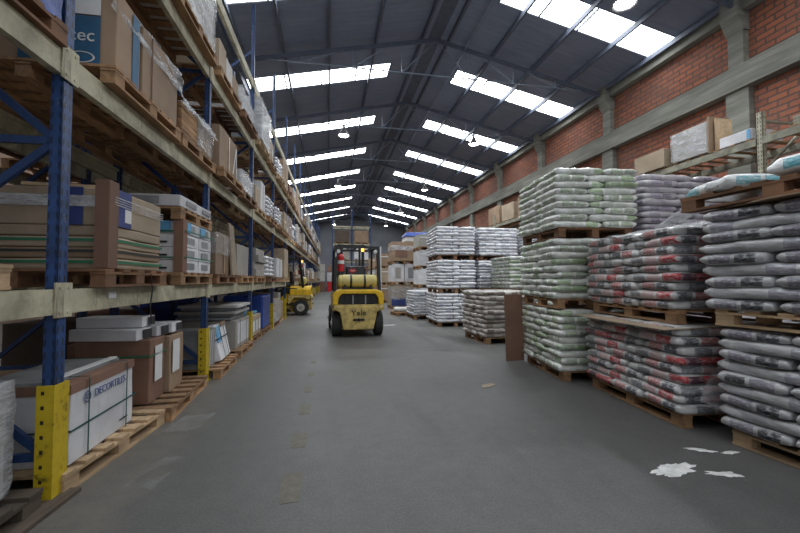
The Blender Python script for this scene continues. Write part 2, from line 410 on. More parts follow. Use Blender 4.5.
# high-bay lamps
def lamp_make():
    r = empty('high_bay_lamp', (0, 0, 0), 'x', 'lamp', 'high bay lamps under the roof')
    MB().lathe([(.03, .3), (.07, .28), (.1, .2), (.16, .1), (.24, .0), (.25, -.02), (.235, -.02), (.15, .1), (.09, .19)], 24).obj('lamp_shade', M['chrome'], parent=r, smooth=True)
    MB().lathe([(.0, -.03), (.09, -.02), (.19, .005), (.2, .03), (.0, .035)], 20).obj('lens', M['bulb'], parent=r, smooth=True)
    MB().cyl((0, 0, .28), (0, 0, .46), .06, 14).obj('ballast_housing', M['chrome'], parent=r)
    MB().cyl((0, 0, .46), (0, 0, 1.2), .012, 6).obj('rod', M['tie'], parent=r)
    return r
l0 = lamp_make(); first = True
for (x, yy, side, q) in [(6.25, 7.07, 'right', 0), (6.25, 15.83, 'right', 1), (6.25, 24.6, 'right', 2), (6.25, 33.3, 'right', 3), (6.25, 41.8, 'right', 4),
                         (.6, 15.83, 'left', 0), (.6, 24.6, 'left', 1), (.6, 41.8, 'left', 2)]:
    lab = 'bright bell-shaped pendant lamp over the %s side, %s from the camera' % (side, ORD[q])
    if first: l0.location = (x, yy, 7.25); l0['label'] = lab; first = False
    else: dup(l0, (x, yy, 7.25), 0, lab)
    ld = bpy.data.lights.new('lamp_light', 'SPOT'); ld.energy = 420; ld.spot_size = 2.6; ld.spot_blend = .8; ld.shadow_soft_size = .2; ld.color = (.92, .96, 1)
    lo = bpy.data.objects.new('lamp_light', ld); col.objects.link(lo); lo.location = (x, yy, 7.15)
bpy.context.view_layer.update()

# ------------------------------------------------------------------ pallets
def pallet_parts(root, W, D, mat, seed=0):
    """W along x, D along y (boards run along x), 0.13 high"""
    rr = random.Random(seed); b = MB(); nb = max(5, int(D / .17)); bw = .1
    for i in range(nb):
        yy = -D / 2 + bw / 2 + (D - bw) * i / (nb - 1)
        b.box((rr.uniform(-.006, .006), yy, .119), (W, bw * rr.uniform(.9, 1.15), .02))
    for xx in (-W / 2 + .05, 0, W / 2 - .05): b.box((xx, 0, .099), (.1, D, .018))
    b.obj('top_deck', mat, parent=root)
    for xx in (-W / 2 + .05, 0, W / 2 - .05):
        s = MB()
        for yy in (-D / 2 + .07, 0, D / 2 - .07): s.box((xx, yy, .054), (.095, .13, .074))
        s.box((xx, 0, .009), (.1, D, .018)); s.obj('block_runner', mat, parent=root)
PAL = {}
def pallet(loc, label, W=1.0, D=1.2, mat='wood', rz=0, group=None, parts=True):
    key = (round(W, 2), round(D, 2), mat, parts)
    if key not in PAL:
        if parts:
            r = empty('wooden_pallet', loc, label, 'pallet', group, rz); pallet_parts(r, W, D, M[mat], len(PAL))
        else:
            b = MB()
            for i in range(5): b.box((0, -D / 2 + .06 + (D - .12) * i / 4, .12), (W, .12, .02))
            for xx in (-W / 2 + .05, 0, W / 2 - .05):
                b.box((xx, 0, .1), (.09, D, .02)); b.box((xx, 0, .01), (.09, D, .02))
                for yy in (-D / 2 + .06, 0, D / 2 - .06): b.box((xx, yy, .055), (.09, .12, .07))
            r = b.obj('wooden_pallet', M[mat], loc=loc, rz=rz); tag(r, label, 'pallet', group)
        PAL[key] = r; return r
    r = dup(PAL[key], loc, rz, label)
    if group: r['group'] = group
    elif 'group' in r: del r['group']
    return r

# ------------------------------------------------------------------ sacks
def bag_mesh(name, L, W, T, mat, seed, nx=16, nc=16):
    b = bmesh.new(); rings = []
    for i in range(nx + 1):
        s = -1 + 2 * i / nx; s = math.copysign(abs(s) ** .8, s); a = abs(s)
        hw = W / 2 * (1 - .07 * a ** 7); ht = T / 2 * max(.5, (1 - a ** 12) ** .5)
        ring = []
        for j in range(nc):
            th = 2 * PI * j / nc; c, d = math.cos(th), math.sin(th)
            yv = math.copysign(abs(c) ** .42, c) * hw; zv = math.copysign(abs(d) ** .62, d) * ht
            p = Vector((s * L / 2, yv, zv)); q = noise.noise(Vector((p.x * 7 + seed * 9, p.y * 7, p.z * 12)))
            w = noise.noise(Vector((p.x * 22 + seed * 5, p.y * 22, p.z * 30)))
            f = 1 + .0
            p.y += (q * .016 + w * .007) * (abs(c) > .5) * math.copysign(1, c); p.z += q * .010 + w * .004
            p.x += noise.noise(Vector((p.y * 9, seed * 3 + s, p.z * 20))) * .012
            ring.append(b.verts.new(p))
        rings.append(ring)
    for a, c in zip(rings, rings[1:]):
        for j in range(nc): b.faces.new((a[j], a[(j + 1) % nc], c[(j + 1) % nc], c[j]))
    b.faces.new(rings[0]); b.faces.new(rings[-1][::-1])
    bmesh.ops.recalc_face_normals(b, faces=b.faces)
    me = bpy.data.meshes.new(name); b.to_mesh(me); b.free(); me.materials.append(mat)
    for p in me.polygons: p.use_smooth = True
    return me
BAGM = {}
def bag_variants(mat, L, W, T):
    k = (mat, round(L, 3), round(W, 3), round(T, 3))
    if k not in BAGM: BAGM[k] = [bag_mesh('sack', L, W, T, M[mat], i + len(BAGM) * 7) for i in range(5)]
    return BAGM[k]
SACKN = dict(red='red_printed_sack', black='dark_printed_sack', green='green_printed_sack', purple='purple_printed_sack', silver='white_sack', paperbag='paper_sack', aqua='aqua_printed_sack')
def sack_tier(cx, cy, z0, W, D, rz, layers, lh, mat, desc, where, group, jit=.012, lean=(0, 0), stuff=False, spread=0):
    """W = x size, D = y size; pinwheel layers of five sacks. desc/where feed the labels."""
    Lx = W * .59; Wx = D / 3; Ly = D / 2; Wy = W * .41
    rr = random.Random(int(cx * 100 + cy * 31 + z0 * 7)); ca, sa = math.cos(rz), math.sin(rz); out = []
    T = lh * 1.18
    va = bag_variants(mat, Lx * 1.0, Wx * .985, T); vb = bag_variants(mat, Ly * .995, Wy * 1.0, T)
    for l in range(layers):
        m = 1 if l % 2 else -1; u = l / max(1, layers - 1)
        g = 1 + spread * math.sin(u * PI) ; dx, dy = lean[0] * u, lean[1] * u
        ox, oy = rr.uniform(-jit, jit), rr.uniform(-jit, jit)
        sp = [(m * (W / 2 - Lx / 2), (q - 1) * Wx, 0, va) for q in range(3)] + [(-m * (W / 2 - Wy / 2), (q - .5) * Ly, -PI / 2, vb) for q in range(2)]
        for (x, yy, a, vs) in sp:
            x = x * g + ox + dx + rr.uniform(-jit, jit); yy = yy * g + oy + dy + rr.uniform(-jit, jit)
            if rr.random() < (.12 if mat in ('red', 'black') else .5): a += PI
            if mat in ('red', 'black') and a < 1 and x < 0: a += PI * 0
            X = cx + x * ca - yy * sa; Yy = cy + x * sa + yy * ca
            o = bpy.data.objects.new(SACKN[mat], rr.choice(vs)); col.objects.link(o)
            o.location = (X, Yy, z0 + lh * (l + .5)); o.rotation_euler = (rr.uniform(-.012, .012), rr.uniform(-.012, .012), rz + a + rr.uniform(-.025, .025))
            if not stuff: tag(o, '%s, %s layer up, %s' % (desc, ORD[l], where), 'sack', group)
            out.append(o)
    return out

def column(cx, cy, W, D, rz, tiers, mat, colour, place, pmat='wood', lh=.087, layers=9, offs=None, stuff=(), group0=''):
    names = {1: ['only'], 2: ['lower', 'upper'], 3: ['lower', 'middle', 'top'], 4: ['bottom', 'second', 'third', 'top']}[tiers]
    z = 0
    for tnum in range(tiers):
        o = offs[tnum] if offs else (0, 0, 0)
        nm = names[tnum]; g = '%s sacks on the %s pallet %s' % (colour, nm, place)
        pallet((cx + o[0], cy + o[1], z), 'pallet under the %s tier of %s sacks %s' % (nm, colour, place), W * .9, D * .93, pmat if tnum != 2 or pmat != 'wood' else 'wood3', rz + o[2])
        res = sack_tier(cx + o[0], cy + o[1], z + .13, W, D, rz + o[2], layers, lh, mat, '%s sack' % colour, '%s tier %s' % (nm, place), g,
                        spread=random.uniform(.0, .02), stuff=tnum in stuff)
        if tnum in stuff:
            b = bmesh.new()
            for q in res:
                q.data.transform(Matrix()); n0 = len(b.verts); b.from_mesh(q.data); b.verts.ensure_lookup_table()
                mm = Matrix.Translation(q.location) @ q.rotation_euler.to_matrix().to_4x4()
                bmesh.ops.transform(b, matrix=mm, verts=b.verts[n0:])
            STUFF.append(b)
            for q in res: bpy.data.objects.remove(q)
        z += .13 + layers * lh + .015
    return z
STUFF = []
# red stack (nearest but one on the right)
column(3.63, 3.53, 1.12, 1.46, -.1, 2, 'red', 'red and grey printed', 'beside the aisle', 'wood', .084, 9, [(0, 0, 0), (.06, .06, -.03)])
sh = MB()
pts = [(-.62, -.75), (-.64, .0), (-.6, .72), (.3, .74), (.3, -.72)]
sh.prism(pts, 2, 0, .006)
o = sh.obj('cardboard_sheet', M['card2'], loc=(3.56, 3.56, .885), rz=-.1); o.rotation_euler.y = -.035
tag(o, 'thin tan cardboard sheet sticking out between the two red printed sack tiers', 'cardboard sheet')
# dark print sacks, nearest on the right
column(3.72, 1.93, 1.12, 1.46, .07, 2, 'black', 'grey and white dark-labelled', 'nearest the camera', 'wood2', .088, 9, [(0, 0, 0), (-.06, .06, .02)])
z2 = 2 * (.13 + 9 * .088 + .015)
pallet((3.70, 2.16, z2 + .01), 'dark wooden pallet on top of the nearest sack stack', 1.3, 1.4, 'wood3', .02)
for i, (x, yy, a, L_, zz, lab) in enumerate([(3.30, 2.60, 1.2, .6, .04, 'white and aqua sack lying nearest the far corner of the topmost pallet'),
                                  (3.28, 1.82, 1.62, .74, .075, 'large white and aqua sack in the middle of the topmost pallet'),
                                  (3.35, 1.5, 1.5, .7, .2, 'white and aqua sack lying on another sack atop nearest stack'),
                                  (3.85, 2.2, .1, .74, .07, 'pale paper sack behind the aqua sacks on the topmost pallet')]):
    me = bag_mesh('sack', L_, .46, .13, M['aqua' if i < 3 else 'paperbag'], 40 + i)
    o = link('aqua_printed_sack' if i < 3 else 'paper_sack', me, loc=(x, yy, z2 + .14 + zz), rot=(.03, .03 * i, a)); tag(o, lab, 'sack', 'aqua sacks on the topmost pallet')
MB().prism([(-.6, -.7), (-.66, .1), (-.5, .75), (.2, .7), (.2, -.7)], 2, 0, .01).obj('cardboard_sheet', M['card'], loc=(3.68, 2.05, z2 - .005), rz=.02)
tag(bpy.data.objects['cardboard_sheet.001'], 'torn brown cardboard sheet under the topmost pallet on the right', 'cardboard sheet')
# green stack
column(3.53, 5.04, 1.12, 1.28, -.12, 3, 'green', 'green printed white', 'behind the red stack', 'wood', .087, 9, [(.02, 0, .0), (-.02, .02, -.02), (-.02, .02, .01)])
# purple stack
column(4.93, 5.12, 1.42, 1.2, .0, 3, 'purple', 'purple printed white', 'right of the green stack', 'ply', .087, 9)
column(6.35, 5.1, 1.2, 1.2, .0, 3, 'purple', 'purple and grey printed', 'right of the purple stack', 'wood', .083, 9, stuff=(0, 1))
# green behind
column(4.05, 7.0, 1.1, 1.2, .03, 2, 'green', 'pale green printed', 'beside the grey paper sacks', 'wood', .085, 8) if False else None
column(5.0, 9.45, 1.15, 1.2, .0, 2, 'green', 'pale green printed', 'behind the grey paper sacks', 'wood', .09, 9)
# grey paper sacks, low stack
column(3.65, 7.93, 1.18, 1.15, .06, 1, 'paperbag', 'grey brown paper', 'in front of the white stacks', 'wood', .094, 10)
# white stacks
column(3.54, 10.95, 1.12, 1.4, -.04, 3, 'silver', 'plain white', 'in the left white column', 'wood', .088, 9, [(0, 0, 0), (.0, 0, .02), (0, 0, -.01)])
column(4.8, 10.95, 1.2, 1.3, .0, 3, 'silver', 'plain white', 'in the right white column', 'wood', .088, 9, stuff=(0,))
column(6.15, 10.95, 1.2, 1.3, .0, 3, 'silver', 'white', 'at far right', 'wood', .088, 9, stuff=(0, 1, 2))
column(3.3, 13.0, 1.1, 1.2, .0, 1, 'silver', 'plain white', 'in the low stack farther along', 'wood', .09, 9)
if STUFF:
    b = bmesh.new()
    for q in STUFF:
        me = bpy.data.meshes.new('tmp'); q.to_mesh(me); b.from_mesh(me); q.free(); bpy.data.meshes.remove(me)
    me = bpy.data.meshes.new('sack_pile'); b.to_mesh(me); b.free(); me.materials.append(M['silver'])
    for p in me.polygons: p.use_smooth = True
    tag(link('sack_pile', me), 'rows of pale sacks stacked farther from the aisle toward the brick wall', 'sacks', kind='stuff')
# loose stretch film hanging on the stacks
def film_sheet(name, P, nu, nv, label, mat='film', amp=.03, seed=1):
    """bilinear sheet over four corners with folds"""
    a, b_, c, d = [Vector(p) for p in P]; b = bmesh.new(); g = []
    nrm = (b_ - a).cross(d - a).normalized()
    for i in range(nu + 1):
        r = []
        for j in range(nv + 1):
            u, v = i / nu, j / nv
            p = a.lerp(b_, u).lerp(d.lerp(c, u), v)
            w = noise.noise(Vector((u * 5 + v * 3, v * 2.5, seed))) + .5 * noise.noise(Vector((u * 14, v * 6, seed + 3)))
            r.append(b.verts.new(p + nrm * w * amp))
        g.append(r)
    for i in range(nu):
        for j in range(nv): b.faces.new((g[i][j], g[i + 1][j], g[i + 1][j + 1], g[i][j + 1]))
    me = bpy.data.meshes.new(name); b.to_mesh(me); b.free(); me.materials.append(M[mat])
    for p in me.polygons: p.use_smooth = True
    return tag(link(name, me), label, 'plastic film')
film_sheet('stretch_film', [(3.05, 2.73, .3), (3.62, 2.68, .02), (3.72, 2.7, .9), (3.42, 2.72, .88)], 12, 14, 'loose clear film hanging at the near end of the lower red stack')
film_sheet('stretch_film', [(3.16, 4.2, 1.79), (3.06, 2.95, 1.72), (3.7, 2.9, 1.88), (3.7, 4.2, 1.88)], 18, 10, 'crumpled clear film lying over the top of the upper red stack', 'film2', .05, 4)
film_sheet('stretch_film', [(4.3, 4.44, 2.0), (4.5, 4.42, 1.95), (5.65, 4.42, 2.6), (5.45, 4.42, 2.72)], 14, 6, 'pulled strip of clear film across the top purple tier', 'film2', .03, 7)
# brown board leaning
b = MB().box((0, 0, .53), (.32, .03, 1.06)); o = b.obj('hardboard_panel', M['card3'], loc=(2.99, 5.84, 0), rz=.1); o.rotation_euler.x = -.04
tag(o, 'tall red-brown board standing on the floor against the green stack', 'board')

# ------------------------------------------------------------------ cartons and loads
def carton(size, loc, mat, label, cat='box', rz=0, group=None, tape=None, name='carton', bev=.008, lab=None, flaps=False):
    """size (x,y,z), loc = centre of base"""
    sx, sy, sz = size
    b = MB().box((0, 0, sz / 2), (sx, sy, sz)); bm = b.b
    bmesh.ops.subdivide_edges(bm, edges=bm.edges[:], cuts=3, use_grid_fill=True)
    sd = random.uniform(0, 50)
    for v in bm.verts:
        nn = noise.noise(v.co * 3 + Vector((sd, 0, 0))); v.co.x += nn * .008; v.co.y += noise.noise(v.co * 3 + Vector((0, sd, 0))) * .008
        if v.co.z > sz * .5: v.co.z += nn * .006
    o = b.obj(name, M[mat], loc=loc, rz=rz, bevel=bev); tag(o, label, cat, group)
    if tape:
        MB().box((0, 0, sz + .004), (.06, sy, .004)).box((0, -sy / 2 - .007, sz - .07), (.06, .004, .14)).obj('tape', M[tape], parent=o)
        MB().box((sx / 2 + .008, 0, sz * .5), (.003, .05, sz * .9)).obj('tape', M[tape], parent=o)
    if lab:
        lm, ly, lz, lw, lh_ = lab
        MB().box((sx / 2 + .010, ly, lz), (.003, lw, lh_)).obj('label_sheet', M[lm], parent=o)
    return o
def straps(parent, sx, sy, sz, ys=(), xs=(), zs=(), mat='gstrap', r=.012):
    """packing straps round a load whose base centre is the parent's origin"""
    e = .012
    def loopbox(parts):
        b = MB()
        for c, d in parts: b.box(c, d)
        return b.obj('strap', M[mat], parent=parent)
    for yy in ys: loopbox([((sx / 2 + e, yy, sz / 2), (.003, r * 2, sz)), ((-sx / 2 - e, yy, sz / 2), (.003, r * 2, sz)), ((0, yy, sz + e), (sx + 2 * e, r * 2, .003))])
    for xx in xs: loopbox([((xx, sy / 2 + e, sz / 2), (r * 2, .003, sz)), ((xx, -sy / 2 - e, sz / 2), (r * 2, .003, sz)), ((xx, 0, sz + e), (r * 2, sy + 2 * e, .003))])
    for zz in zs: loopbox([((sx / 2 + e, 0, zz), (.003, sy + 2 * e, r * 2)), ((-sx / 2 - e, 0, zz), (.003, sy + 2 * e, r * 2)), ((0, -sy / 2 - e, zz), (sx + 2 * e, .003, r * 2)), ((0, sy / 2 + e, zz), (sx + 2 * e, .003, r * 2))])
def wrap(parent, sx, sy, z0, z1, mat='film', amp=.02, e=.02):
    """stretch-wrap shell round a load"""
    b = bmesh.new(); n = 12; nz = 8; rings = []
    per = []
    hx, hy = sx / 2 + e, sy / 2 + e
    for (x0, y0, x1, y1) in ((hx, -hy, hx, hy), (hx, hy, -hx, hy), (-hx, hy, -hx, -hy), (-hx, -hy, hx, -hy)):
        for i in range(n): per.append((x0 + (x1 - x0) * i / n, y0 + (y1 - y0) * i / n))
    sd = random.uniform(0, 90)
    for k_ in range(nz + 1):
        z = z0 + (z1 - z0) * k_ / nz; r = []
        for (x, yy) in per:
            w = noise.noise(Vector((x * 4 + sd, yy * 4, z * 9))) * amp
            r.append(b.verts.new((x + w * math.copysign(1, x), yy + w * math.copysign(1, yy), z + noise.noise(Vector((x * 3, yy * 3, sd))) * .03)))
        rings.append(r)
    m_ = len(per)
    for a, c in zip(rings, rings[1:]):
        for j in range(m_): b.faces.new((a[j], a[(j + 1) % m_], c[(j + 1) % m_], c[j]))
    me = bpy.data.meshes.new('stretch_wrap'); b.to_mesh(me); b.free(); me.materials.append(M[mat])
    for p in me.polygons: p.use_smooth = True
    return link('stretch_wrap', me, parent)

# ------------------------------------------------------------------ left pallet racking
XF, XB = -1.59, -2.70
PY = [2.68 + 2.71 * i for i in range(-1, 16)]
LV = [1.25, 2.70, 4.10, 5.32]          # top of the beams
def post_mesh(h, name='upright', mat='post', w=.09):
    b = MB(); t_ = .012; e = w * .68
    b.box((e / 2 - t_ / 2, 0, h / 2), (t_, w, h)).box((0, w / 2 - t_ / 2, h / 2), (e, t_, h)).box((0, -w / 2 + t_ / 2, h / 2), (e, t_, h))
    b.box((-e / 2 + .006, w / 2 - .02, h / 2), (.012, .03, h)).box((-e / 2 + .006, -w / 2 + .02, h / 2), (.012, .03, h)).box((0, 0, .004), (.12, .14, .008))
    return b.mesh(name, M[mat])
def racking(xf, xb, label, ys, levels, H, skip=lambda bay, lv: False, guards=True, mat='post', bmat='beam', rearmax=8, bm_h=.15, conn=5):
    r = empty('pallet_rack', (xf, ys[0], 0), label, 'rack'); sgn = 1 if xf > xb else -1
    pm = post_mesh(H, mat=mat)
    def P(name, me, x, yy, z, rot=(0, 0, 0)):
        o = bpy.data.objects.new(name, me); col.objects.link(o); o.parent = r; o.location = (x - xf, yy - ys[0], z); o.rotation_euler = rot; return o
    br = MB(); d = abs(xf - xb); z = .25; s = 1
    while z < H - 1.2:
        br.bar((-.02, 0, z), (-d + .02, 0, z), .03, .045) if s == 1 else None
        br.bar((-.02 if s > 0 else -d + .02, 0, z), (-d + .02 if s > 0 else -.02, 0, z + .95), .03, .045); z += .95; s = -s
    brm = br.mesh('brace', M['blue' if mat == 'post' else 'beam2'])
    gm = MB().box((.044, 0, .34), (.01, .13, .68)).box((.0, -.06, .34), (.09, .01, .68)).box((.0, .06, .34), (.09, .01, .68)).box((.0, 0, .005), (.13, .17, .01)).mesh('post_guard', M['guard'])
    for i, yy in enumerate(ys):
        P('upright', pm, xf - .03 * sgn, yy, 0, (0, 0, 0 if sgn > 0 else PI)); P('upright', pm, xb + .03 * sgn, yy, 0, (0, 0, PI if sgn > 0 else 0))
        P('brace', brm, xf - .03 * sgn, yy, 0, (0, 0, 0 if sgn > 0 else PI))
        if guards and i >= 1: P('post_guard', gm, xf - .03, yy, 0)
    L = ys[1] - ys[0] - .1
    bb = MB().box((0, 0, -bm_h / 2), (.05, L, bm_h)).box((-.012, 0, -.02), (.07, L, .03)).mesh('beam', M[bmat])
    cms = []
    for sy in (-1, 1):
        q = MB().box((.030, sy * (L / 2 + .012), -.065), (.008, .075, .21))
        for zz in (.01, -.14): q.cyl((.03, sy * (L / 2 + .012), zz), (.04, sy * (L / 2 + .012), zz), .008, 8)
        cms.append(q.mesh('connector', M[bmat]))
    for i in range(len(ys) - 1):
        for k_, z in enumerate(levels):
            if skip(i, k_): continue
            ym = (ys[i] + ys[i + 1]) / 2
            z -= .006
            o = P('beam', bb, xf - .02 * sgn, ym, z, (0, 0, 0 if sgn > 0 else PI))
            if i < conn:
                for cm in cms:
                    c = bpy.data.objects.new('connector', cm); col.objects.link(c); c.parent = o
            if i < rearmax: P('beam', bb, xb + .02 * sgn, ym, z, (0, 0, PI if sgn > 0 else 0))
    return r
TUN = 5     # passage bay where the side-on forklift stands
LEFT0 = set(bpy.data.objects)
racking(XF, XB, 'long blue and cream pallet rack running down the left side of the aisle', PY, LV, 6.9, skip=lambda b_, l_: b_ == TUN and l_ == 0)
racking(-4.1, -3.0, 'second blue and cream pallet rack standing behind the left one', PY[:10], LV[:4], 6.0, skip=lambda b_, l_: b_ == TUN and l_ == 0, guards=False, rearmax=9, conn=0)
LEVN = ['floor level', 'first shelf', 'second shelf', 'third shelf']
used_slots = set()
XC = -2.06   # centre of a shelved pallet in x
def z_of(lv): return 0 if lv == 0 else LV[lv - 1]

# ---- hand-built loads, near part of the left rack
# bay 1, floor: the white tile crate with green straps
pallet((-2.0, 3.32, 0), 'pale new wooden pallet under the white tile crate, at the near post', .98, 1.2, 'wood2', -.07)
o = carton((.6, .82, .5), (-1.91, 3.2, .13), 'white', 'long white tile carton with brown lid band and green straps, on the pale pallet', rz=.03, name='tile_carton', cat='carton')
MB().box((0, 0, .475), (.615, .83, .06)).obj('lid_band', M['card3'], parent=o)
MB().box((-.02, 0, .515), (.44, .8, .02)).obj('top_sheet', M['grey'], parent=o)
MB().box((.16, 0, .53), (.05, .8, .012)).obj('white_edge_strip', M['paper'], parent=o)
straps(o, .615, .83, .51, ys=(-.24, .27), zs=(.22,), r=.006, mat='dgstrap')
text('DECORTILES', .075, M['inkblue'], o, loc=(.311, .05, .385), rot=(PI / 2, 0, PI / 2))
MB().lathe([(.038, 0), (.038, .003), (.030, .003), (.030, 0)], 24).obj('emblem', M['inkblue'], parent=o)
em = bpy.data.objects['emblem']; em.location = (.309, -.24, .385); em.rotation_euler = (0, PI / 2, 0)
text('D', .045, M['inkblue'], o, name='emblem_letter', loc=(.311, -.24, .385), rot=(PI / 2, 0, PI / 2))
MB().box((.310, .25, .075), (.002, .12, .012)).obj('print_mark', M['ink'], parent=o)
carton((.42, .95, .42), (-2.5, 3.3, .13), 'card', 'brown carton in shadow behind the white tile carton', rz=.05, bev=.006)
# bay 1 floor, second load
pallet((-2.02, 4.5, 0), 'dark wooden pallet under the brown banded carton stack', 1.12, 1.25, 'wood', .06)
o = carton((.62, .36, .6), (-1.99, 4.2, .13), 'card3', 'large brown banded carton with white paper sheet, nearest on its pallet', rz=.04, name='banded_carton', cat='carton')
MB().box((.322, .0, .36), (.003, .17, .34)).obj('paper_sheet', M['paper'], parent=o); straps(o, .62, .36, .6, zs=(.45,), r=.008)
o = carton((.62, .4, .58), (-1.97, 4.62, .13), 'card', 'brown carton behind the banded carton on the same pallet', rz=.04, name='banded_carton', cat='carton')
MB().box((.322, -.05, .36), (.003, .2, .34)).obj('paper_sheet', M['paper'], parent=o)
carton((.4, .4, .5), (-2.48, 4.75, .13), 'card3', 'dark brown carton deep under the first shelf', rz=.04, bev=.006)
for i, (x, yy, z, s_, lab) in enumerate([(-2.04, 4.1, .735, (.6, .24, .105), 'lower white carton with black end, front one on the banded stack'),
                               (-2.0, 4.38, .735, (.6, .24, .105), 'lower white carton with black end, middle one on the banded stack'),
                               (-1.97, 4.66, .735, (.6, .24, .105), 'lower white carton with black end, farthest on the banded stack'),
                               (-2.05, 4.22, .845, (.56, .28, .1), 'uppermost white carton resting across the others on the banded stack')]):
    o = carton(s_, (x, yy, z), 'white', lab, rz=-.1 + .04 * i, group='white cartons on the banded stack', name='flat_carton', cat='carton')
    MB().box((s_[0] / 2 + .009, .04, s_[2] / 2), (.003, .14, s_[2] * .8)).obj('black_end_print', M['ink'], parent=o)
# bay 1, first shelf: long tan cartons with navy band and green straps
z = LV[0]
pallet((-2.08, 3.46, z), 'old wooden pallet on the first shelf under the long tan cartons', 1.15, .98, 'wood3', 0)
zz = z + .13
for i in range(4):
    o = carton((1.1, .76, .075), (-2.08, 3.47, zz), 'card2' if i != 1 else 'card', 'long tan carton with green straps, %s from the bottom of shelf pile' % ORD[i], group='long tan cartons on the first shelf', name='long_carton', cat='carton', bev=.012)
    if i in (0, 2): straps(o, 1.1, .76, .075, zs=(.05,), r=.01)
    if i == 1: straps(o, 1.1, .76, .075, zs=(.05,), mat='kstrap', r=.008)
    zz += .078
o = carton((1.1, .76, .27), (-2.08, 3.47, zz), 'card2', 'big tan carton with navy band topping the pile on the first shelf', name='large_carton', cat='carton', bev=.01)
MB().box((.559, -.24, .135), (.004, .18, .27)).obj('navy_band', M['navy'], parent=o)
MB().box((.30, -.389, .135), (.12, .004, .27)).obj('navy_band', M['navy'], parent=o)
MB().box((.562, -.2, .09), (.003, .09, .1)).obj('label_sheet', M['paper'], parent=o)
b = MB()
for q in range(4): b.box((.567, 0, .15 + q * .018), (.003, .78, .006))
b.box((0, -.394, .17), (1.12, .003, .08)).obj('film_band', M['film2'], parent=o)
o = MB().box((0, 0, .31), (.085, .05, .62)).box((.04, .04, .31), (.012, .12, .62)).obj('corner_board', M['card3'], loc=(-1.56, 3.03, z + .135))
tag(o, 'upright brown corner board at the near end of the tan cartons', 'corner board')
o = carton((.55, .7, .025), (-1.9, 3.5, zz + .28), 'ply', 'thin loose board lying on top of the tan cartons', name='loose_board', cat='board', bev=.003); o.rotation_euler = (0, .0, .1)
# bay 1 first shelf second load: white boxes with blue labels
pallet((-2.05, 4.86, z), 'orange wooden pallet on the first shelf under the white boxes', 1.05, 1.05, 'wood', 0)
zz = z + .13
for l in range(4):
    for j, yy in enumerate((4.66, 5.12)):
        o = carton((.92, .44, .135), (-2.0, yy, zz), 'white', 'white carton with grey print, %s row up, %s half of the first shelf block' % (ORD[l], ('near', 'far')[j]),
                   group='white cartons in a block on the first shelf', name='white_carton', cat='carton', bev=.006)
        MB().box((.467, -.03, .07), (.003, .22, .07)).obj('print_patch', M['grey'], parent=o)
        if l == 3: MB().box((.469, -.12, .075), (.003, .16, .11)).obj('blue_label', M['lblue'], parent=o)
        if l == 3 and j == 0: MB().box((.17, -.228, .075), (.32, .003, .12)).obj('blue_label', M['lblue'], parent=o)
        if l < 3 and j == 0: MB().box((.2, -.228, .05), (.2, .003, .02)).obj('print_mark', M['ink'], parent=o)
    zz += .138
b = MB().box((0, 0, .28), (.09, .05, .56)).box((.04, .04, .28), (.012, .1, .56)); o = b.obj('corner_board', M['card3'], loc=(-1.57, 4.4, z + .135)); tag(o, 'brown corner board at near corner of the white carton block', 'corner board')
for k_, zs_ in enumerate((.16, .44)):
    o = MB().box((0, .47, 0), (.99, .003, .014)).box((0, -.47, 0), (.99, .003, .014)).box((.495, 0, 0), (.003, .94, .014)).box((-.495, 0, 0), (.003, .94, .014)).obj('green_strap', M['gstrap'], loc=(-2.0, 4.89, z + .13 + zs_))
    tag(o, ['lower', 'upper'][k_] + ' green strap round the white carton block on the first shelf', 'strap')
pallet((-2.02, 4.88, zz + .005), 'small wooden pallet lying on top of the white carton block', .95, 1.05, 'wood', 0)
for j, yy in enumerate((4.6, 5.12)):
    o = carton((.9, .5, .12), (-2.0, yy, zz + .14), 'white', 'long white carton atop the carton block, %s one' % ('nearer', 'farther')[j], group='white cartons above the block', name='white_carton', cat='carton')
    MB().box((.1, -.259, .06), (.3, .003, .08)).obj('print_patch', M['grey'], parent=o); MB().box((.458, .05, .06), (.003, .3, .05)).obj('print_patch', M['grey'], parent=o)
o = MB().bar((0, 0, 0), (.01, .01, -.13), .012, .004).bar((.01, .01, -.13), (-.01, .02, -.28), .012, .004).bar((-.01, .02, -.28), (.0, .03, -.42), .012, .004).obj('loose_strap', M['ink'], loc=(-1.50, 3.62, LV[0] + .1))
tag(o, 'loose black strap hanging down over the cream beam below the tan cartons', 'strap')
o = MB().box((0, 0, 0), (.002, .1, .05)).obj('beam_sticker', M['paper'], loc=(-1.578, 3.2, LV[0] - .06)); tag(o, 'scuffed white paper label stuck on the first shelf cream beam', 'label')
# bay 1 second shelf: teal printed carton, wide brown carton
z = LV[1]
pallet((-2.08, 3.62, z), 'broken wooden pallet on the second shelf under the teal printed carton', 1.15, 1.2, 'wood', 0)
o = carton((1.05, .35, .62), (-2.08, 3.3, z + .13), 'card', 'brown carton with teal print facing the camera on the second shelf', name='printed_carton', cat='carton')
MB().box((.16, -.184, .21), (.52, .003, .38)).obj('teal_panel', M['cardblue'], parent=o)
MB().box((.16, -.184, .51), (.52, .003, .2)).obj('white_panel', M['paper'], parent=o)
text('cec', .13, M['paper'], o, loc=(.3, -.187, .25), rot=(PI / 2, 0, 0))
MB().lathe([(.07, 0), (.07, .002), (.06, .002), (.06, 0)], 20).obj('emblem', M['paper'], parent=o)
em = bpy.data.objects['emblem.001']; em.location = (.3, -.186, .09); em.rotation_euler = (PI / 2, 0, 0); em.scale = (1.3, .6, 1)
MB().box((.53, .09, .3), (.003, .1, .58)).obj('teal_panel', M['cardblue'], parent=o)
o = carton((1.02, .72, .6), (-2.06, 3.86, z + .13), 'card', 'wide brown carton under torn film on the second shelf', name='large_carton', cat='carton')
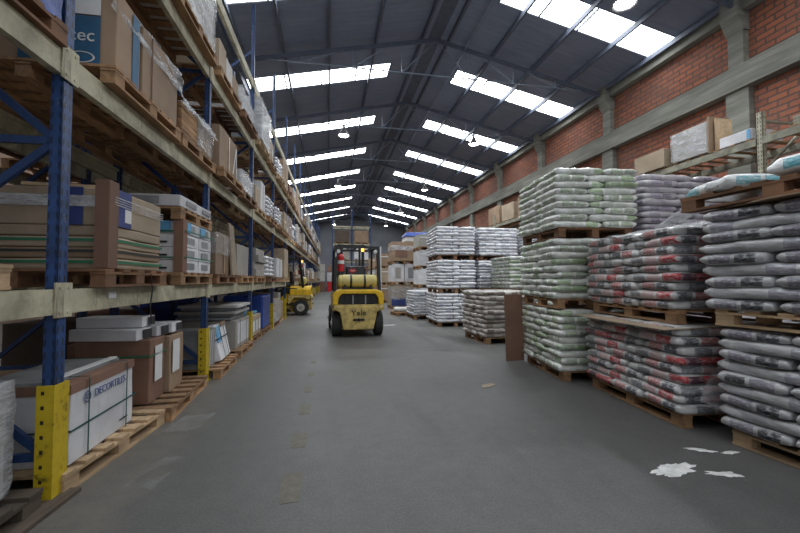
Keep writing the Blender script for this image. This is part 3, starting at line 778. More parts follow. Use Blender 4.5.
MB().box((.517, -.2, .3), (.006, .012, .58)).obj('seam', M['card3'], parent=o)
film_sheet('stretch_film', [(-1.56, 3.08, z + .58), (-1.53, 4.28, z + .52), (-1.53, 4.28, z + .74), (-1.6, 3.08, z + .78)], 24, 8, 'twisted band of clear film over the brown carton, second shelf', 'film2', .03, 2)
pallet((-2.05, 4.84, z), 'wooden pallet on the second shelf under the plank bundles', 1.08, 1.12, 'wood', 0)
zz = z + .13
for l in range(6):
    carton((.95, .46, .055), (-2.02, 4.56, zz), 'wood', 'reddish wooden plank bundle on the second shelf, %s from the bottom' % ORD[l], group='plank bundles on the second shelf', name='plank_bundle', cat='planks', bev=.004); zz += .058
o = carton((.9, .5, .4), (-2.0, 5.08, z + .13), 'card2', 'tan carton beside the plank bundles on the second shelf', name='large_carton', cat='carton')
wrap(o, .9, .5, .05, .42)
film_sheet('stretch_film', [(-1.5, 4.3, z + .42), (-1.48, 5.36, z + .42), (-1.52, 5.36, z + .52), (-1.56, 4.3, z + .56)], 16, 6, 'shiny film strip over the plank bundles on the second shelf', 'film2', .03, 9)
# bay 1 third shelf
z = LV[2]
pallet((-2.04, 4.7, z), 'reddish wooden pallet on the third shelf under the white wrapped load', 1.1, 1.25, 'wood', 0)
o = carton((.98, 1.15, .72), (-2.02, 4.7, z + .13), 'white2', 'white film-wrapped block on the third shelf above the plank bundles', name='wrapped_load', cat='load'); wrap(o, .98, 1.15, .02, .76, 'film2')
pallet((-2.04, 3.4, z), 'dark wooden pallet on the third shelf above the teal printed carton', 1.1, 1.15, 'wood3', 0)
carton((.95, 1.05, .5), (-2.04, 3.4, z + .13), 'card', 'brown carton on the third shelf above the teal printed carton')
# bay 0 (nearest, partly out of frame)
z = LV[1]
pallet((-2.1, 2.08, z), 'dark pallet on the second shelf under the blue tarpaulin load', 1.1, 1.05, 'wood3', 0)
o = carton((1.0, .98, .8), (-2.12, 2.08, z + .13), 'tarp', 'load covered in a creased blue tarpaulin at the top left corner', name='tarpaulin_load', cat='load', bev=.05)
film_sheet('tarpaulin_flap', [(-1.6, 1.5, z + .22), (-1.58, 2.6, z + .1), (-1.59, 2.6, z + .9), (-1.6, 1.5, z + .9)], 18, 14, 'creased blue tarpaulin flap hanging over the top left load', 'tarp', .045, 5)
z = LV[0]
pallet((-2.08, 1.72, z), 'yellowish wooden pallet on the first shelf left of the near post', 1.0, 1.15, 'wood2', 0)
pallet((-2.2, 1.8, 0), 'dark wooden pallet on the floor left of the yellow post guard', 1.25, 1.5, 'oldwood', 0)
o = carton((.75, .62, .58), (-2.08, 2.16, .13), 'white2', 'film-wrapped pale carton on the floor left of the yellow guard', name='wrapped_load', cat='load'); wrap(o, .75, .62, .0, .62, 'film2', .025)
text('OGC', .1, M['ink'], o, name='side_print', loc=(.386, -.05, .28), rot=(PI / 2, 0, PI / 2))
o = MB().box((0, 0, .35), (.035, .14, .7)).obj('timber_plank', M['oldwood'], loc=(-1.5, 1.72, 0)); o.rotation_euler = (.1, -.1, .2)
tag(o, 'rough upright timber plank at the bottom left edge of the picture', 'plank')
o = MB().box((0, 0, .012), (.22, .9, .024)).obj('timber_plank', M['oldwood'], loc=(-1.62, 2.3, .0), rz=-.05); tag(o, 'flat dark timber plank on the floor at the foot of the yellow guard', 'plank')
# bay 2 floor: leaning tile panels, grey tile block
pallet((-2.0, 5.98, 0), 'wooden pallet holding leaning white panels just past the second post', 1.1, 1.1, 'wood', .05)
for i in range(8):
    o = MB().box((0, 0, .25), (.035, .9, .5)).obj('ceramic_panel', M['white2' if i % 2 else 'grey'])
    o.rotation_euler = (0, .16, PI / 2); tag(o, 'thin leaning panel in the strapped row by the second yellow guard, %s from the camera' % ORD[i], 'panel', 'leaning panels by the second guard')
    o.location = (-2.05, 5.45 + i * .045, .135)
o = carton((.16, .66, .5), (-1.62, 6.15, .15), 'white', 'tilted white panel pack with teal corner label past the second post', name='panel_pack', cat='carton', bev=.006); o.rotation_euler = (0, -.22, .06)
MB().box((.087, -.2, .36), (.012, .22, .22)).obj('teal_label', M['lblue'], parent=o); MB().box((.05, .15, .48), (.1, .3, .06)).obj('corner_cap', M['card'], parent=o); straps(o, .17, .66, .5, ys=(-.1, .15), zs=(.3,), mat='kstrap', r=.008)
pallet((-2.08, 7.42, 0), 'wooden pallet under the grey tile block, third load from the near post', 1.15, 1.2, 'wood', .03)
o = carton((.85, .98, .48), (-2.02, 7.42, .13), 'cardg', 'grey tile block with printed side under flat grey slabs', name='tile_block', cat='load', bev=.006)
MB().box((.433, 0, .25), (.003, .84, .36)).obj('print_panel', M['white'], parent=o); straps(o, .86, .98, .48, ys=(-.25, .25), mat='kstrap', r=.008)
zz = .625
for l in range(5):
    s_ = 1 + .12 * (l == 2) + .1 * (l == 4)
    carton((.85 * s_, .9 * s_, .045), (-2.1 + .02 * l, 7.35 + .03 * (l % 2), zz), 'white2' if l in (2, 4) else 'grey', 'flat grey slab stacked on the tile block, %s from the bottom' % ORD[l], group='flat slabs on the tile block', name='stone_slab', cat='slab', bev=.003); zz += .052
# bay 2 first shelf
z = LV[0]
pallet((-2.05, 6.15, z), 'wooden pallet on the first shelf past the second post', 1.05, 1.15, 'wood3', 0)
o = carton((.85, .8, .62), (-2.05, 6.25, z + .13), 'card', 'big tan carton with black marks on the first shelf past the second post', name='large_carton', cat='carton', tape='tape')
for q in range(4): MB().box((.1, -.409, .12 + .1 * q), (.03, .003, .035)).obj('black_mark', M['ink'], parent=o)
wrap(o, .85, .8, .3, .6)
o = MB().box((0, 0, .42), (.03, .5, .84)).obj('cardboard_sheet', M['card2'], loc=(-1.6, 6.78, z + .13)); o.rotation_euler = (0, -.08, .1); tag(o, 'tall tan sheet leaning at the far side of the big tan carton', 'board')
pallet((-1.66, 6.05, z + .135), 'small pale pallet before the big tan carton on the first shelf', .3, .5, 'wood2', 0) if False else None
pallet((-2.05, 7.5, z), 'wooden pallet on the first shelf before the third post', 1.05, 1.05, 'wood', 0)
carton((.75, .9, .55), (-2.0, 7.5, z + .13), 'cardg', 'grey wrapped carton on the first shelf before the third post', name='large_carton', cat='carton')
# bay 2 second shelf
z = LV[1]
pallet((-2.03, 6.05, z), 'lower of two wooden pallets on the second shelf past the second post', 1.2, 1.15, 'wood', 0)
o = carton((.95, .9, .62), (-2.0, 6.05, z + .13), 'card', 'square brown carton with white string on the second shelf', name='large_carton', cat='carton', tape='tape')
MB().bar((.49, .2, .1), (.49, .38, .55), .012, .012).bar((.49, .38, .55), (.49, .42, .05), .012, .012).obj('string', M['paper'], parent=o)
pallet((-2.0, 7.4, z), 'wooden pallet under the white wrapped bundle on the second shelf', 1.05, 1.1, 'wood3', 0)
o = carton((.9, .95, .36), (-2.0, 7.4, z + .13), 'white', 'low white wrapped bundle on the second shelf before the third post', name='wrapped_load', cat='load'); wrap(o, .9, .95, 0, .38, 'film2')
# bay 2 third shelf: row of boxes
z = LV[2]
pallet((-2.05, 6.1, z), 'wooden pallet on the third shelf past the second post', 1.1, 1.15, 'wood', 0)
for j, (yy, h, m_) in enumerate(((5.75, .42, 'card2'), (6.12, .36, 'white2'), (6.48, .3, 'card'))):
    carton((.95, .34, h), (-2.02, yy, z + .13), m_, '%s carton of three in a row, third shelf past second post' % ('tallest near', 'pale middle', 'low far')[j], name='carton', cat='carton')
pallet((-2.03, 7.42, z), 'wooden pallet on the third shelf before the third post', 1.1, 1.1, 'wood3', 0)
o = carton((.95, 1.0, .4), (-2.03, 7.42, z + .13), 'white', 'white wrapped load on the third shelf before the third post', name='wrapped_load', cat='load'); wrap(o, .95, 1.0, 0, .42, 'film2')
# pallets stood on edge past the third post
for i in range(2):
    b = MB()
    for q in range(5): b.box((0, -.5 + q * .25, .4), (.02, .1, .8))
    for q in range(3): b.box((-.05, 0, .05 + q * .34), (.08, 1.1, .09))
    o = b.obj('wooden_pallet', M['wood'], loc=(-1.66 - .16 * i, 8.85, LV[2] + .14 + .4))
    bpy.data.objects.remove(o) if True else None

# ---- generic loads, farther bays and the rear row
DESC = dict(card='brown', cardshade='shade-darkened brown', card2='tan', card3='dark brown', white='white', white2='off-white', cardg='grey')
def slot_load(bay, half, lv, xc=XC, row='left rack', near=True, rs=0):
    yc = PY[bay] + (.72 if half == 0 else 1.99); z = z_of(lv); rr = random.Random(bay * 97 + half * 13 + lv * 7 + rs)
    at = '%s, %s, %s bay, %s half' % (LEVN[lv], row, ORD[bay], ('near', 'far')[half])
    W, D = 1.05, 1.12
    xx = xc + rr.uniform(-.02, .1) * (1 if near else 0) - (.12 if lv == 0 else 0)
    parts = bay < 6 and near
    pallet((xx, yc, z), 'wooden pallet, %s' % at, W, D, rr.choice(['wood', 'wood', 'wood3', 'wood2']), rr.uniform(-.04, .04), None, parts)
    kind = rr.choice(['big', 'big', 'wrap', 'block', 'two', 'flat', 'bags', 'wrap', 'tall']) ; z += .132
    if kind == 'bags' and (bay > 4 or not near): kind = 'flat'
    mx = 1.02 if lv < 3 else .95
    if bay > 8 and kind in ('block', 'bags'): kind = 'flat'
    mt = rr.choice(['card', 'card', 'card2', 'card2', 'card3', 'white', 'white2', 'cardg'] if near else ['cardshade', 'card3', 'cardshade'])
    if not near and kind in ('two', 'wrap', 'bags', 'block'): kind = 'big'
    xf = xx + .04
    if kind in ('big', 'tall'):
        h = rr.uniform(.5, .75) if kind == 'big' else mx - .12
        carton((W * rr.uniform(.75, .95), D * rr.uniform(.75, .98), h), (xf, yc, z), mt, '%s carton, %s' % (DESC[mt], at), cat='carton', tape='tape' if parts else None, rz=rr.uniform(-.05, .05),
               lab=('paper', rr.uniform(-.2, .2), h * .55, .2, .15) if parts and rr.random() < .6 else None)
    elif kind == 'wrap':
        h = rr.uniform(.45, .85); o = carton((W * .92, D * .95, h), (xf, yc, z), mt, 'film-wrapped %s load, %s' % (DESC[mt], at), name='wrapped_load', cat='load')
        wrap(o, W * .92, D * .95, 0, h + .02, 'film2' if rr.random() < .6 else 'film')
    elif kind == 'two':
        for j, yy in enumerate((-.28, .28)):
            m2 = rr.choice(['card', 'card2', 'white', 'cardg']); h = rr.uniform(.35, .8)
            carton((W * .85, .5, h), (xf, yc + yy, z), m2, '%s upright carton, %s one of two, %s' % (DESC[m2], ('near', 'far')[j], at), cat='carton', tape='tape' if parts else None)
    elif kind == 'flat':
        n_ = rr.randint(3, 5); h = rr.uniform(.09, .15)
        for j in range(n_):
            carton((W * rr.uniform(.8, .95), D * rr.uniform(.8, .95), h), (xf, yc, z), mt, '%s flat carton %s from bottom, %s' % (DESC[mt], ORD[j], at), name='flat_carton', cat='carton', bev=.006, rz=rr.uniform(-.04, .04)); z += h + .004
    elif kind == 'block':
        for j in range(3):
            for q in (-1, 1):
                o = carton((W * .85, .5, .19), (xf, yc + q * .27, z), mt, '%s carton, %s row, %s one, %s' % (DESC[mt], ORD[j], ('nearer', 'farther')[q > 0], at), name='carton', cat='carton', bev=.006,
                           lab=(rr.choice(['paper', 'lblue', 'ink', 'grey']), 0, .1, .2, .08) if near else None)
            z += .194
    elif kind == 'bags':
        vs = bag_variants('silver', .6, .42, .11)
        for j in range(5):
            for q in (-1, 1):
                o = link('white_sack', rr.choice(vs), loc=(xf + .1, yc + q * .3, z + .05 + j * .1), rot=(0, 0, rr.uniform(-.1, .1))); o.rotation_euler.z += 0
                tag(o, 'white sack %s layer %s, %s' % (ORD[j], ('near', 'far')[q > 0], at), 'sack', 'white sacks on rack pallets')
for bay in range(3, 16):
    for half in (0, 1):
        for lv in range(4):
            if bay == 3 and lv == 0: continue
            if bay == TUN and lv < 2: continue
            if bay > 12 and lv == 0 and half == 1: continue
            slot_load(bay, half, lv)
slot_load(0, 0, 3) if False else None
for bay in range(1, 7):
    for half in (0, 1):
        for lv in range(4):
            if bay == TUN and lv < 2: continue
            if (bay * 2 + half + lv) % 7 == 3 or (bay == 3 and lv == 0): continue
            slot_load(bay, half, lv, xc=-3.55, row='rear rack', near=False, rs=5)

yb = PY[3] + .72
pallet((-2.1, yb, 0), 'wooden pallet under the low tan box with white print past the third post', 1.0, 1.1, 'wood', 0)
o = carton((.85, 1.0, .42), (-2.05, yb, .13), 'card2', 'low tan box with white print at floor level past the third post', cat='box')
for q in (-.3, 0, .3): MB().box((.434, q, .2), (.003, .2, .22)).obj('print_panel', M['paper'], parent=o)
carton((.7, .9, .05), (-2.05, yb, .56), 'lblue', 'flat pale blue packet on top of the low tan box', name='flat_packet', cat='box')
pallet((-2.1, PY[3] + 1.99, 0), 'wooden pallet under the dark blue wrapped load, past the third post', 1.0, 1.1, 'wood', 0)
carton((.9, 1.0, .8), (-2.08, PY[3] + 1.99, .13), 'tarp', 'load wrapped in dark blue sheet at floor level past the third post', name='wrapped_load', cat='load', bev=.04)
carton((.6, 1.5, .75), (-3.4, PY[3] + .9, .135), 'tarp', 'dark blue sheeted load on the floor deep behind the left rack', name='wrapped_load', cat='load', bev=.04)
# the left rack is not quite parallel to the hall: turn it and its loads together
RA = -.017; RC = Vector((-1.6, 2.68, 0)); RM = Matrix.Rotation(RA, 3, 'Z')
for o in list(bpy.data.objects):
    if o in LEFT0 or o.parent: continue
    o.location = RM @ (o.location - RC) + RC; o.rotation_euler.z += RA
# ------------------------------------------------------------------ rack by the brick wall
WY = [2.7 + 2.8 * i for i in range(7)]
racking(7.6, 8.7, 'old cream rack along the brick wall behind the sack stacks', WY, [1.3, 2.6, 3.85], 4.25, guards=False, mat='postc', bmat='beam2', rearmax=6, bm_h=.12, conn=0) if False else None
def wall_rack():
    r = empty('storage_rack', (7.6, WY[0], 0), 'old cream steel rack along the brick wall behind the sack stacks', 'rack')
    pm = post_mesh(4.3, mat='postc', w=.11)
    for yy in WY:
        for x in (0, 1.0):
            o = bpy.data.objects.new('upright', pm); col.objects.link(o); o.parent = r; o.location = (x, yy - WY[0], 0); o.rotation_euler.z = PI
        MB().bar((.0, yy - WY[0], 3.2), (1.0, yy - WY[0], 4.1), .04, .04).bar((0, yy - WY[0], 4.15), (1.0, yy - WY[0], 4.15), .04, .04).obj('brace', M['beam2'], parent=r)
    for i in range(len(WY) - 1):
        ym = (WY[i] + WY[i + 1]) / 2 - WY[0]
        for x in (0, 1.0):
            for z in (1.3, 2.6, 3.85):
                MB().box((x - .03, ym, z - .075), (.05, 2.7, .13)).obj('beam', M['beam2'], parent=r)
        d = MB()
        for q in range(9): d.box((.5, ym - 1.2 + q * .3, 3.87), (1.05, .1, .02))
        d.obj('shelf_slats', M['wood'], parent=r)
wall_rack()
carton((.7, .85, .42), (7.85, 7.85, 3.885), 'card2', 'tan carton on the wall rack, left of the grey crate', cat='carton', tape='tape')
o = carton((.5, .8, .64), (7.8, 6.85, 3.892), 'cardg', 'tall grey wrapped crate standing on the wall rack', name='wrapped_crate', cat='crate')
MB().box((.0, -.425, .35), (.5, .03, .74)).obj('end_board', M['card'], parent=o); MB().box((.06, -.48, .33), (.4, .03, .68)).obj('end_board', M['ply'], parent=o); wrap(o, .5, .8, .02, .62, 'film')
o = carton((.7, .6, .2), (7.95, 5.95, 3.885), 'white', 'flat white box with blue corner on the wall rack near its upright', cat='box'); MB().box((-.36, -.25, .1), (.004, .06, .18)).obj('blue_stripe', M['lblue'], parent=o)
for j in range(3): carton((.9, 1.1, .05), (8.1, 4.5, 3.885 + .055 * j), 'beam2', 'dull flat board on the wall rack by its upright, %s from below' % ORD[j], name='loose_board', cat='board', bev=.003)
for j, (yy, w, h, m_) in enumerate([(11.2, 1.0, .5, 'cardg'), (12.6, 1.1, .55, 'card2'), (14.0, 1.0, .75, 'card'), (15.4, 1.1, .7, 'card2'), (16.8, 1.2, .8, 'card')]):
    carton((.9, w, h), (8.05, yy, 3.892), m_, '%s carton far along the wall rack, %s beyond the grey crate' % (DESC[m_], ORD[j]), cat='carton')
# ------------------------------------------------------------------ right side, far stacks
def far_stack(x, yy, items, place, w=1.12, d=1.15):
    z = 0
    for i, (kind, h, m_) in enumerate(items):
        pallet((x, yy, z), 'wooden pallet %s, %s from the floor' % (place, ORD[i]), w, d, 'wood', 0); z += .132
        at = '%s pallet up %s' % (ORD[i], place)
        if kind == 'one':
            o = carton((w * .95, d * .95, h), (x, yy, z), m_, '%s carton on the %s' % (DESC.get(m_, 'blue'), at), cat='carton', tape='tape')
            MB().box((0, -d * .475 - .01, h * .75), (w * .9, .004, .05)).obj('white_band', M['paper'], parent=o)
        elif kind == 'pair':
            for q in (-1, 1):
                o = carton((w * .46, d * .9, h), (x + q * w * .24, yy, z), m_, '%s %s box on the %s' % (('left', 'right')[q > 0], DESC.get(m_, 'blue'), at), cat='box')
                MB().box((0, -d * .45 - .01, h * .5), (w * .2, .004, h * .6)).obj('print_panel', M['cardg' if q < 0 else 'ink'] if q < 0 else M['grey'], parent=o)
        elif kind == 'wrapbox':
            o = carton((w * .95, d * .95, h), (x, yy, z), m_, 'film-wrapped carton on the %s' % at, name='wrapped_load', cat='load')
            MB().box((-.15, -d * .475 - .01, h * .5), (w * .45, .004, h * .6)).obj('dark_opening', M['card3'], parent=o)
            wrap(o, w * .95, d * .95, h * .55, h * .8, 'film2')
        elif kind == 'bluebase':
            o = carton((w * .98, d * .95, h), (x, yy, z), m_, 'brown carton with blue lower band, %s' % at, name='wrapped_load', cat='load')
            MB().box((0, -d * .475 - .01, h * .2), (w * .97, .006, h * .34)).obj('blue_band', M['navy'], parent=o); wrap(o, w * .98, d * .95, h * .3, h * .9, 'film')
        z += h + .01
    return z
far_stack(3.38, 17.5, [('bluebase', .95, 'card2'), ('pair', .8, 'white'), ('wrapbox', .85, 'card')], 'in the carton stack beyond the forklift', 1.22)
far_stack(4.66, 17.6, [('one', .95, 'card2'), ('one', .8, 'cardg'), ('one', .85, 'card2')], 'right of the cartons beyond the forklift')
far_stack(4.08, 15.6, [('one', .85, 'white'), ('one', .62, 'white'), ('one', .62, 'white'), ('one', .5, 'cardg')], 'in the white box stack behind the white sacks', 1.0)
z = .132 * 3 + .95 + .8 + .85 + .04
o = MB().box((0, 0, .16), (1.15, 1.0, .32), taper=.92).obj('plastic_tote', M['white2'], loc=(4.0, 17.5, z), bevel=.03); tag(o, 'wrapped pale tote with a blue cover on top of the carton stacks beyond the forklift', 'tote')
b = MB().box((0, 0, .34), (1.22, 1.07, .2), taper=.78); b.obj('blue_cover', M['tarp'], parent=o, bevel=.04)
far_stack(3.3, 22.5, [('one', .9, 'card'), ('one', .8, 'card2'), ('one', .7, 'card')], 'farther down the right side, first of three', 1.1)
far_stack(3.3, 26.5, [('one', .9, 'card2'), ('one', .8, 'white2'), ('one', .7, 'card')], 'farther down the right side, second of three', 1.1)
far_stack(3.6, 31., [('one', .9, 'card'), ('one', .8, 'card2')], 'farther down the right side, third of three', 1.1)
# low pallet with a plastic heap by the far end of the white stacks
pallet((2.78, 14.1, 0), 'low empty-looking pallet with white plastic in the aisle end of the right row', .8, .9, 'wood', .1)
me = bag_mesh('plastic_heap', .7, .5, .16, M['spill'], 77); tag(link('plastic_heap', me, loc=(2.78, 14.1, .21)), 'crumpled white plastic on the low pallet by the white sacks', 'plastic')

# cross rack far behind the forklift
def cross_rack():
    yy = 33.; r = empty('cross_rack', (0, yy, 0), 'tall blue rack standing across the hall far behind the forklift', 'rack'); xs = [.35, 2.0, 3.6]
    pm = post_mesh(7.4, w=.1)
    for x in xs:
        for dy in (0, 1.1):
            o = bpy.data.objects.new('upright', pm); col.objects.link(o); o.parent = r; o.location = (x, dy, 0)
        MB().bar((x, 0, 4.6), (x, 1.1, 5.6), .04, .04).bar((x, 0, 6.2), (x, 1.1, 5.6), .04, .04).obj('brace', M['blue'], parent=r)
    for i in range(2):
        for z in (1.4, 2.9, 4.4, 5.9):
            for dy in (0, 1.1): MB().box(((xs[i] + xs[i + 1]) / 2, dy, z - .06), (xs[i + 1] - xs[i] - .1, .05, .1)).obj('beam', M['beam'], parent=r)
    mats = ['card', 'ink', 'cardg', 'cardshade', 'card2', 'card3', 'white', 'card']
    n_ = 0
    for i in range(2):
        for k_, z in enumerate((0, 1.4, 2.9, 4.4)):
            m_ = mats[n_ % 8]; n_ += 1; xm = (xs[i] + xs[i + 1]) / 2; h = (1.0, .95, 1.1, 1.0)[k_]
            pallet((xm, yy + .55, z), 'pallet on the cross rack, %s column, %s level' % (('left', 'right')[i], ORD[k_]), 1.3, 1.2, 'wood', 0, None, False)
            carton((1.2, 1.0, h), (xm, yy + .55, z + .132), m_, '%s load on the cross rack, %s column, %s level' % (DESC.get(m_, 'black'), ('left', 'right')[i], ORD[k_]), cat='load')
cross_rack()
# end of the aisle
for i, (x, z, w, h, m_) in enumerate([(-.9, 0, 1.1, 1.1, 'card3'), (.5, 0, 1.2, 1.1, 'redp'), (-.9, 1.15, 1.1, 1., 'white2'), (.5, 1.15, 1.2, 1., 'white'), (-.9, 2.2, 1.1, .9, 'cardg'), (.5, 2.2, 1.2, .7, 'card3')]):
    carton((w, 1., h), (x, 44.6, z), m_, '%s crate against the end wall, %s column, %s from the floor' % (DESC.get(m_, 'red'), ('left', 'right')[i % 2], ORD[i // 2]), cat='crate', name='crate')
# low boxes against the far right of the hall so that the stacks do not stand before a void
for i in range(6):
    yy = 15 + i * 4.
    carton((1.1, 1.1, 1.6 + .4 * (i % 3)), (6.3, yy, 0), ['card', 'cardg', 'card2'][i % 3], '%s crate on the floor toward the brick wall, %s past the white stacks' % (['brown', 'grey', 'tan'][i % 3], ORD[i]), cat='crate', name='crate')

# ------------------------------------------------------------------ forklift
def forklift(loc, rz, label, name='forklift'):
    r = empty(name, loc, label, 'forklift', None, rz)
    # counterweight (origin at rear centre on the floor, the truck faces +y)
    W = .56
    b = MB()
    b.prism([(0.10, .17), (0.0, .30), (0.0, .62), (.02, .72), (.75, .72), (.75, .17)], 0, -.36, .36)
    b.obj('counterweight', M['yel'], parent=r, bevel=.03)
    b = MB(); b.prism([(-W, .64), (-W, .70), (W, .70), (W, .64), (.42, .57), (.34, .18), (-.34, .18), (-.42, .57)], 1, -.03, .2)
    b.obj('rear_apron', M['yel_worn'], parent=r, bevel=.015)
    MB().box((0, .03, .715), (1.14, .1, .045)).obj('bumper_lip', M['yel_worn'], parent=r, bevel=.01)
    # upper counterweight: arch round a dark grille
    b = MB(); b.prism([(-.58, .74), (-.58, .95), (-.53, 1.04), (-.42, 1.08), (.42, 1.08), (.53, 1.04), (.58, .95), (.58, .74), (.47, .74), (.45, .90), (.38, .985), (-.38, .985), (-.45, .90), (-.47, .74)], 1, .0, .75)
    b.obj('hood_arch', M['yel'], parent=r, bevel=.02)
    g = MB().box((0, .16, .86), (.92, .04, .25))
    for x in (-.3, -.15, .0, .15, .3): g.box((x, .13, .85), (.02, .03, .2))
    g.obj('radiator_grille', M['blk'], parent=r)
    MB().box((-.12, .115, .85), (.03, .01, .2)).box((.17, .115, .85), (.03, .01, .2)).obj('grille_bar', M['chrome'], parent=r)
    text('Yale', .175, M['blk'], r, loc=(0, -.036, .555), rot=(PI / 2, 0, 0), depth=.004, sx=1.15)
    MB().box((0, -.03, .40), (.26, .03, .05)).cyl((0, -.05, .37), (0, -.05, .44), .018, 8).obj('tow_pin_slot', M['blk'], parent=r)
    # body sides and floor plate
    b = MB(); b.prism([(.7, .3), (.7, 1.0), (1.0, 1.0), (1.25, .62), (1.75, .55), (1.95, .75), (2.0, .3)], 0, -.5, .5); b.obj('body', M['yel'], parent=r, bevel=.03)
    b = MB().box((0, 1.0, .42), (1.12, .75, .1)); b.obj('step', M['blk'], parent=r)
    for s in (-1, 1):
        b = MB(); b.prism([(.45, .74), (.5, 1.0), (1.0, 1.02), (1.5, .62), (1.5, .5), (1.25, .5), (.9, .82)], 0, s * .5, s * .57); b.obj('side_trim', M['blk'], parent=r)
    # wheels
    for s in (-1, 1):
        for yy, rad, wd in ((.36, .29, .19), (1.78, .32, .22)):
            b = MB(); x = s * (.49 if yy < 1 else .5)
            b.cyl((x - wd / 2, yy, rad), (x + wd / 2, yy, rad), rad, 28)
            w = b.obj('wheel', M['rub'], parent=r, bevel=.03)
            MB().cyl((x + s * (wd / 2 - .01), yy, rad), (x + s * (wd / 2 + .012), yy, rad), rad * .5, 20).obj('rim', M['hub'], parent=w)
            MB().cyl((x + s * (wd / 2), yy, rad), (x + s * (wd / 2 + .03), yy, rad), rad * .18, 12).obj('hub_cap', M['chrome'], parent=w)
        b = MB(); b.prism([(.05, .74), (.05, .6), (.12, .6), (.25, .66), (.6, .66), (.8, .4), (.8, .74)], 0, s * .36, s * .58); b.obj('wheel_arch', M['yel_worn'], parent=r)
    # gas tank with straps and bracket
    n_ = 20; b = MB(); b.cyl((-.36, .3, 1.27), (.36, .3, 1.27), .155, n_); b.cyl((.36, .3, 1.27), (.43, .3, 1.27), .155, n_, r2=.145); b.cyl((-.36, .3, 1.27), (-.43, .3, 1.27), .155, n_, r2=.145); b.cyl((.43, .3, 1.27), (.455, .3, 1.27), .145, n_, r2=.1); b.cyl((-.43, .3, 1.27), (-.455, .3, 1.27), .145, n_, r2=.1)
    tk = b.obj('gas_tank', M['tank'], parent=r, bevel=.012)
    for x in (-.16, .16): MB().cyl((x - .025, .3, 1.27), (x + .025, .3, 1.27), .162, n_).obj('tank_strap', M['blk'], parent=tk)
    MB().box((0, .3, 1.10), (.7, .25, .04)).box((-.3, .3, 1.14), (.05, .3, .1)).box((.3, .3, 1.14), (.05, .3, .1)).obj('tank_bracket', M['blk'], parent=r)
    # seat and dashboard
    MB().box((0, .95, 1.08), (.5, .5, .14)).obj('seat', M['blk'], parent=r, bevel=.04)
    b = MB().box((0, .72, 1.38), (.5, .12, .52), rot=(-.12, 0, 0)); s_ = b.obj('seat_back', M['blk'], parent=r, bevel=.05)
    b = MB(); b.lathe([(0, .004), (.07, .004), (.07, 0)], 24); e_ = b.obj('oval_badge', M['redp'], parent=s_); e_.location = (-.08, .652, 1.53); e_.rotation_euler = (PI / 2, 0, 0); e_.scale = (1.3, .7, 1)
    text('Yale', .06, M['paper'], s_, name='badge_lettering', loc=(-.08, .645, 1.53), rot=(PI / 2, 0, 0))
    MB().box((0, 1.6, 1.05), (.6, .18, .5), rot=(.25, 0, 0)).obj('dashboard', M['blk'], parent=r, bevel=.03)
    b = MB(); 
    for k_ in range(20):
        a0, a1 = 2 * PI * k_ / 20, 2 * PI * (k_ + 1) / 20
        b.cyl((.17 * math.cos(a0), 1.42 - .08 * math.sin(a0), 1.36 + .15 * math.sin(a0)), (.17 * math.cos(a1), 1.42 - .08 * math.sin(a1), 1.36 + .15 * math.sin(a1)), .013, 6)
    b.cyl((-.16, 1.42, 1.36), (.16, 1.42, 1.36), .012, 6).cyl((0, 1.42, 1.36), (0, 1.6, 1.2), .02, 8).obj('steering_wheel', M['blk'], parent=r)
    # overhead guard
    for s in (-1, 1):
        MB().bar((s * .52, .28, 1.02), (s * .5, .42, 2.08), .06, .09).obj('guard_pillar', M['blk'], parent=r)
        MB().bar((s * .52, 1.75, .8), (s * .5, 1.45, 2.08), .05, .06).obj('guard_pillar', M['blk'], parent=r)
        MB().bar((s * .5, .40, 2.08), (s * .5, 1.5, 2.08), .05, .06).obj('guard_rail', M['blk'], parent=r)
    b = MB().box((0, .4, 2.08), (1.05, .06, .05)).box((0, 1.5, 2.08), (1.05, .06, .05))
    for q in range(5): b.box((-.36 + q * .18, .95, 2.08), (.03, 1.1, .03))
    b.obj('overhead_grid', M['blk'], parent=r)
    # beacon, extinguisher, lamps
    MB().cyl((.13, .38, 1.98), (.13, .38, 2.05), .035, 12).obj('amber_beacon', M['amber'], parent=r)
    for s in (-1, 1): MB().cyl((s * .44, .36, 1.98), (s * .44, .42, 1.98), .045, 12).obj('work_lamp', M['paper'], parent=r)
    fe = MB().cyl((-.38, .4, 1.5), (-.38, .4, 1.86), .075, 16).cyl((-.38, .4, 1.86), (-.38, .4, 1.92), .075, 16, r2=.025).obj('fire_extinguisher', M['redp'], parent=r, bevel=.01)
    MB().cyl((-.38, .4, 1.68), (-.38, .4, 1.76), .079, 16).obj('label_band', M['paper'], parent=fe); MB().cyl((-.38, .4, 1.92), (-.38, .4, 1.99), .025, 8).obj('valve', M['blk'], parent=fe)
    MB().bar((-.5, .36, 1.95), (-.5, .3, 1.1), .02, .02).obj('pale_pillar_edge', M['paper'], parent=r); MB().bar((.56, .36, 2.1), (.56, .3, 1.05), .025, .025).obj('pale_pillar_edge', M['paper'], parent=r)
    # mast, carriage and forks
    for s in (-1, 1):
        MB().box((s * .34, 2.12, 1.2), (.07, .14, 2.2)).obj('mast_rail', M['blk'], parent=r)
        MB().box((s * .25, 2.14, 1.15), (.05, .1, 2.1)).obj('mast_rail', M['blk'], parent=r)
        MB().cyl((s * .16, 2.12, .2), (s * .16, 2.12, 1.9), .035, 10).obj('lift_cylinder', M['chrome'], parent=r)
        b = MB().box((s * .25, 2.32, .35), (.1, .05, .55)).box((s * .25, 2.85, .09), (.1, 1.05, .04)); b.obj('fork', M['blk'], parent=r)
    MB().box((0, 2.12, 2.25), (.75, .1, .08)).box((0, 2.12, .3), (.75, .08, .1)).obj('mast_crosshead', M['blk'], parent=r)
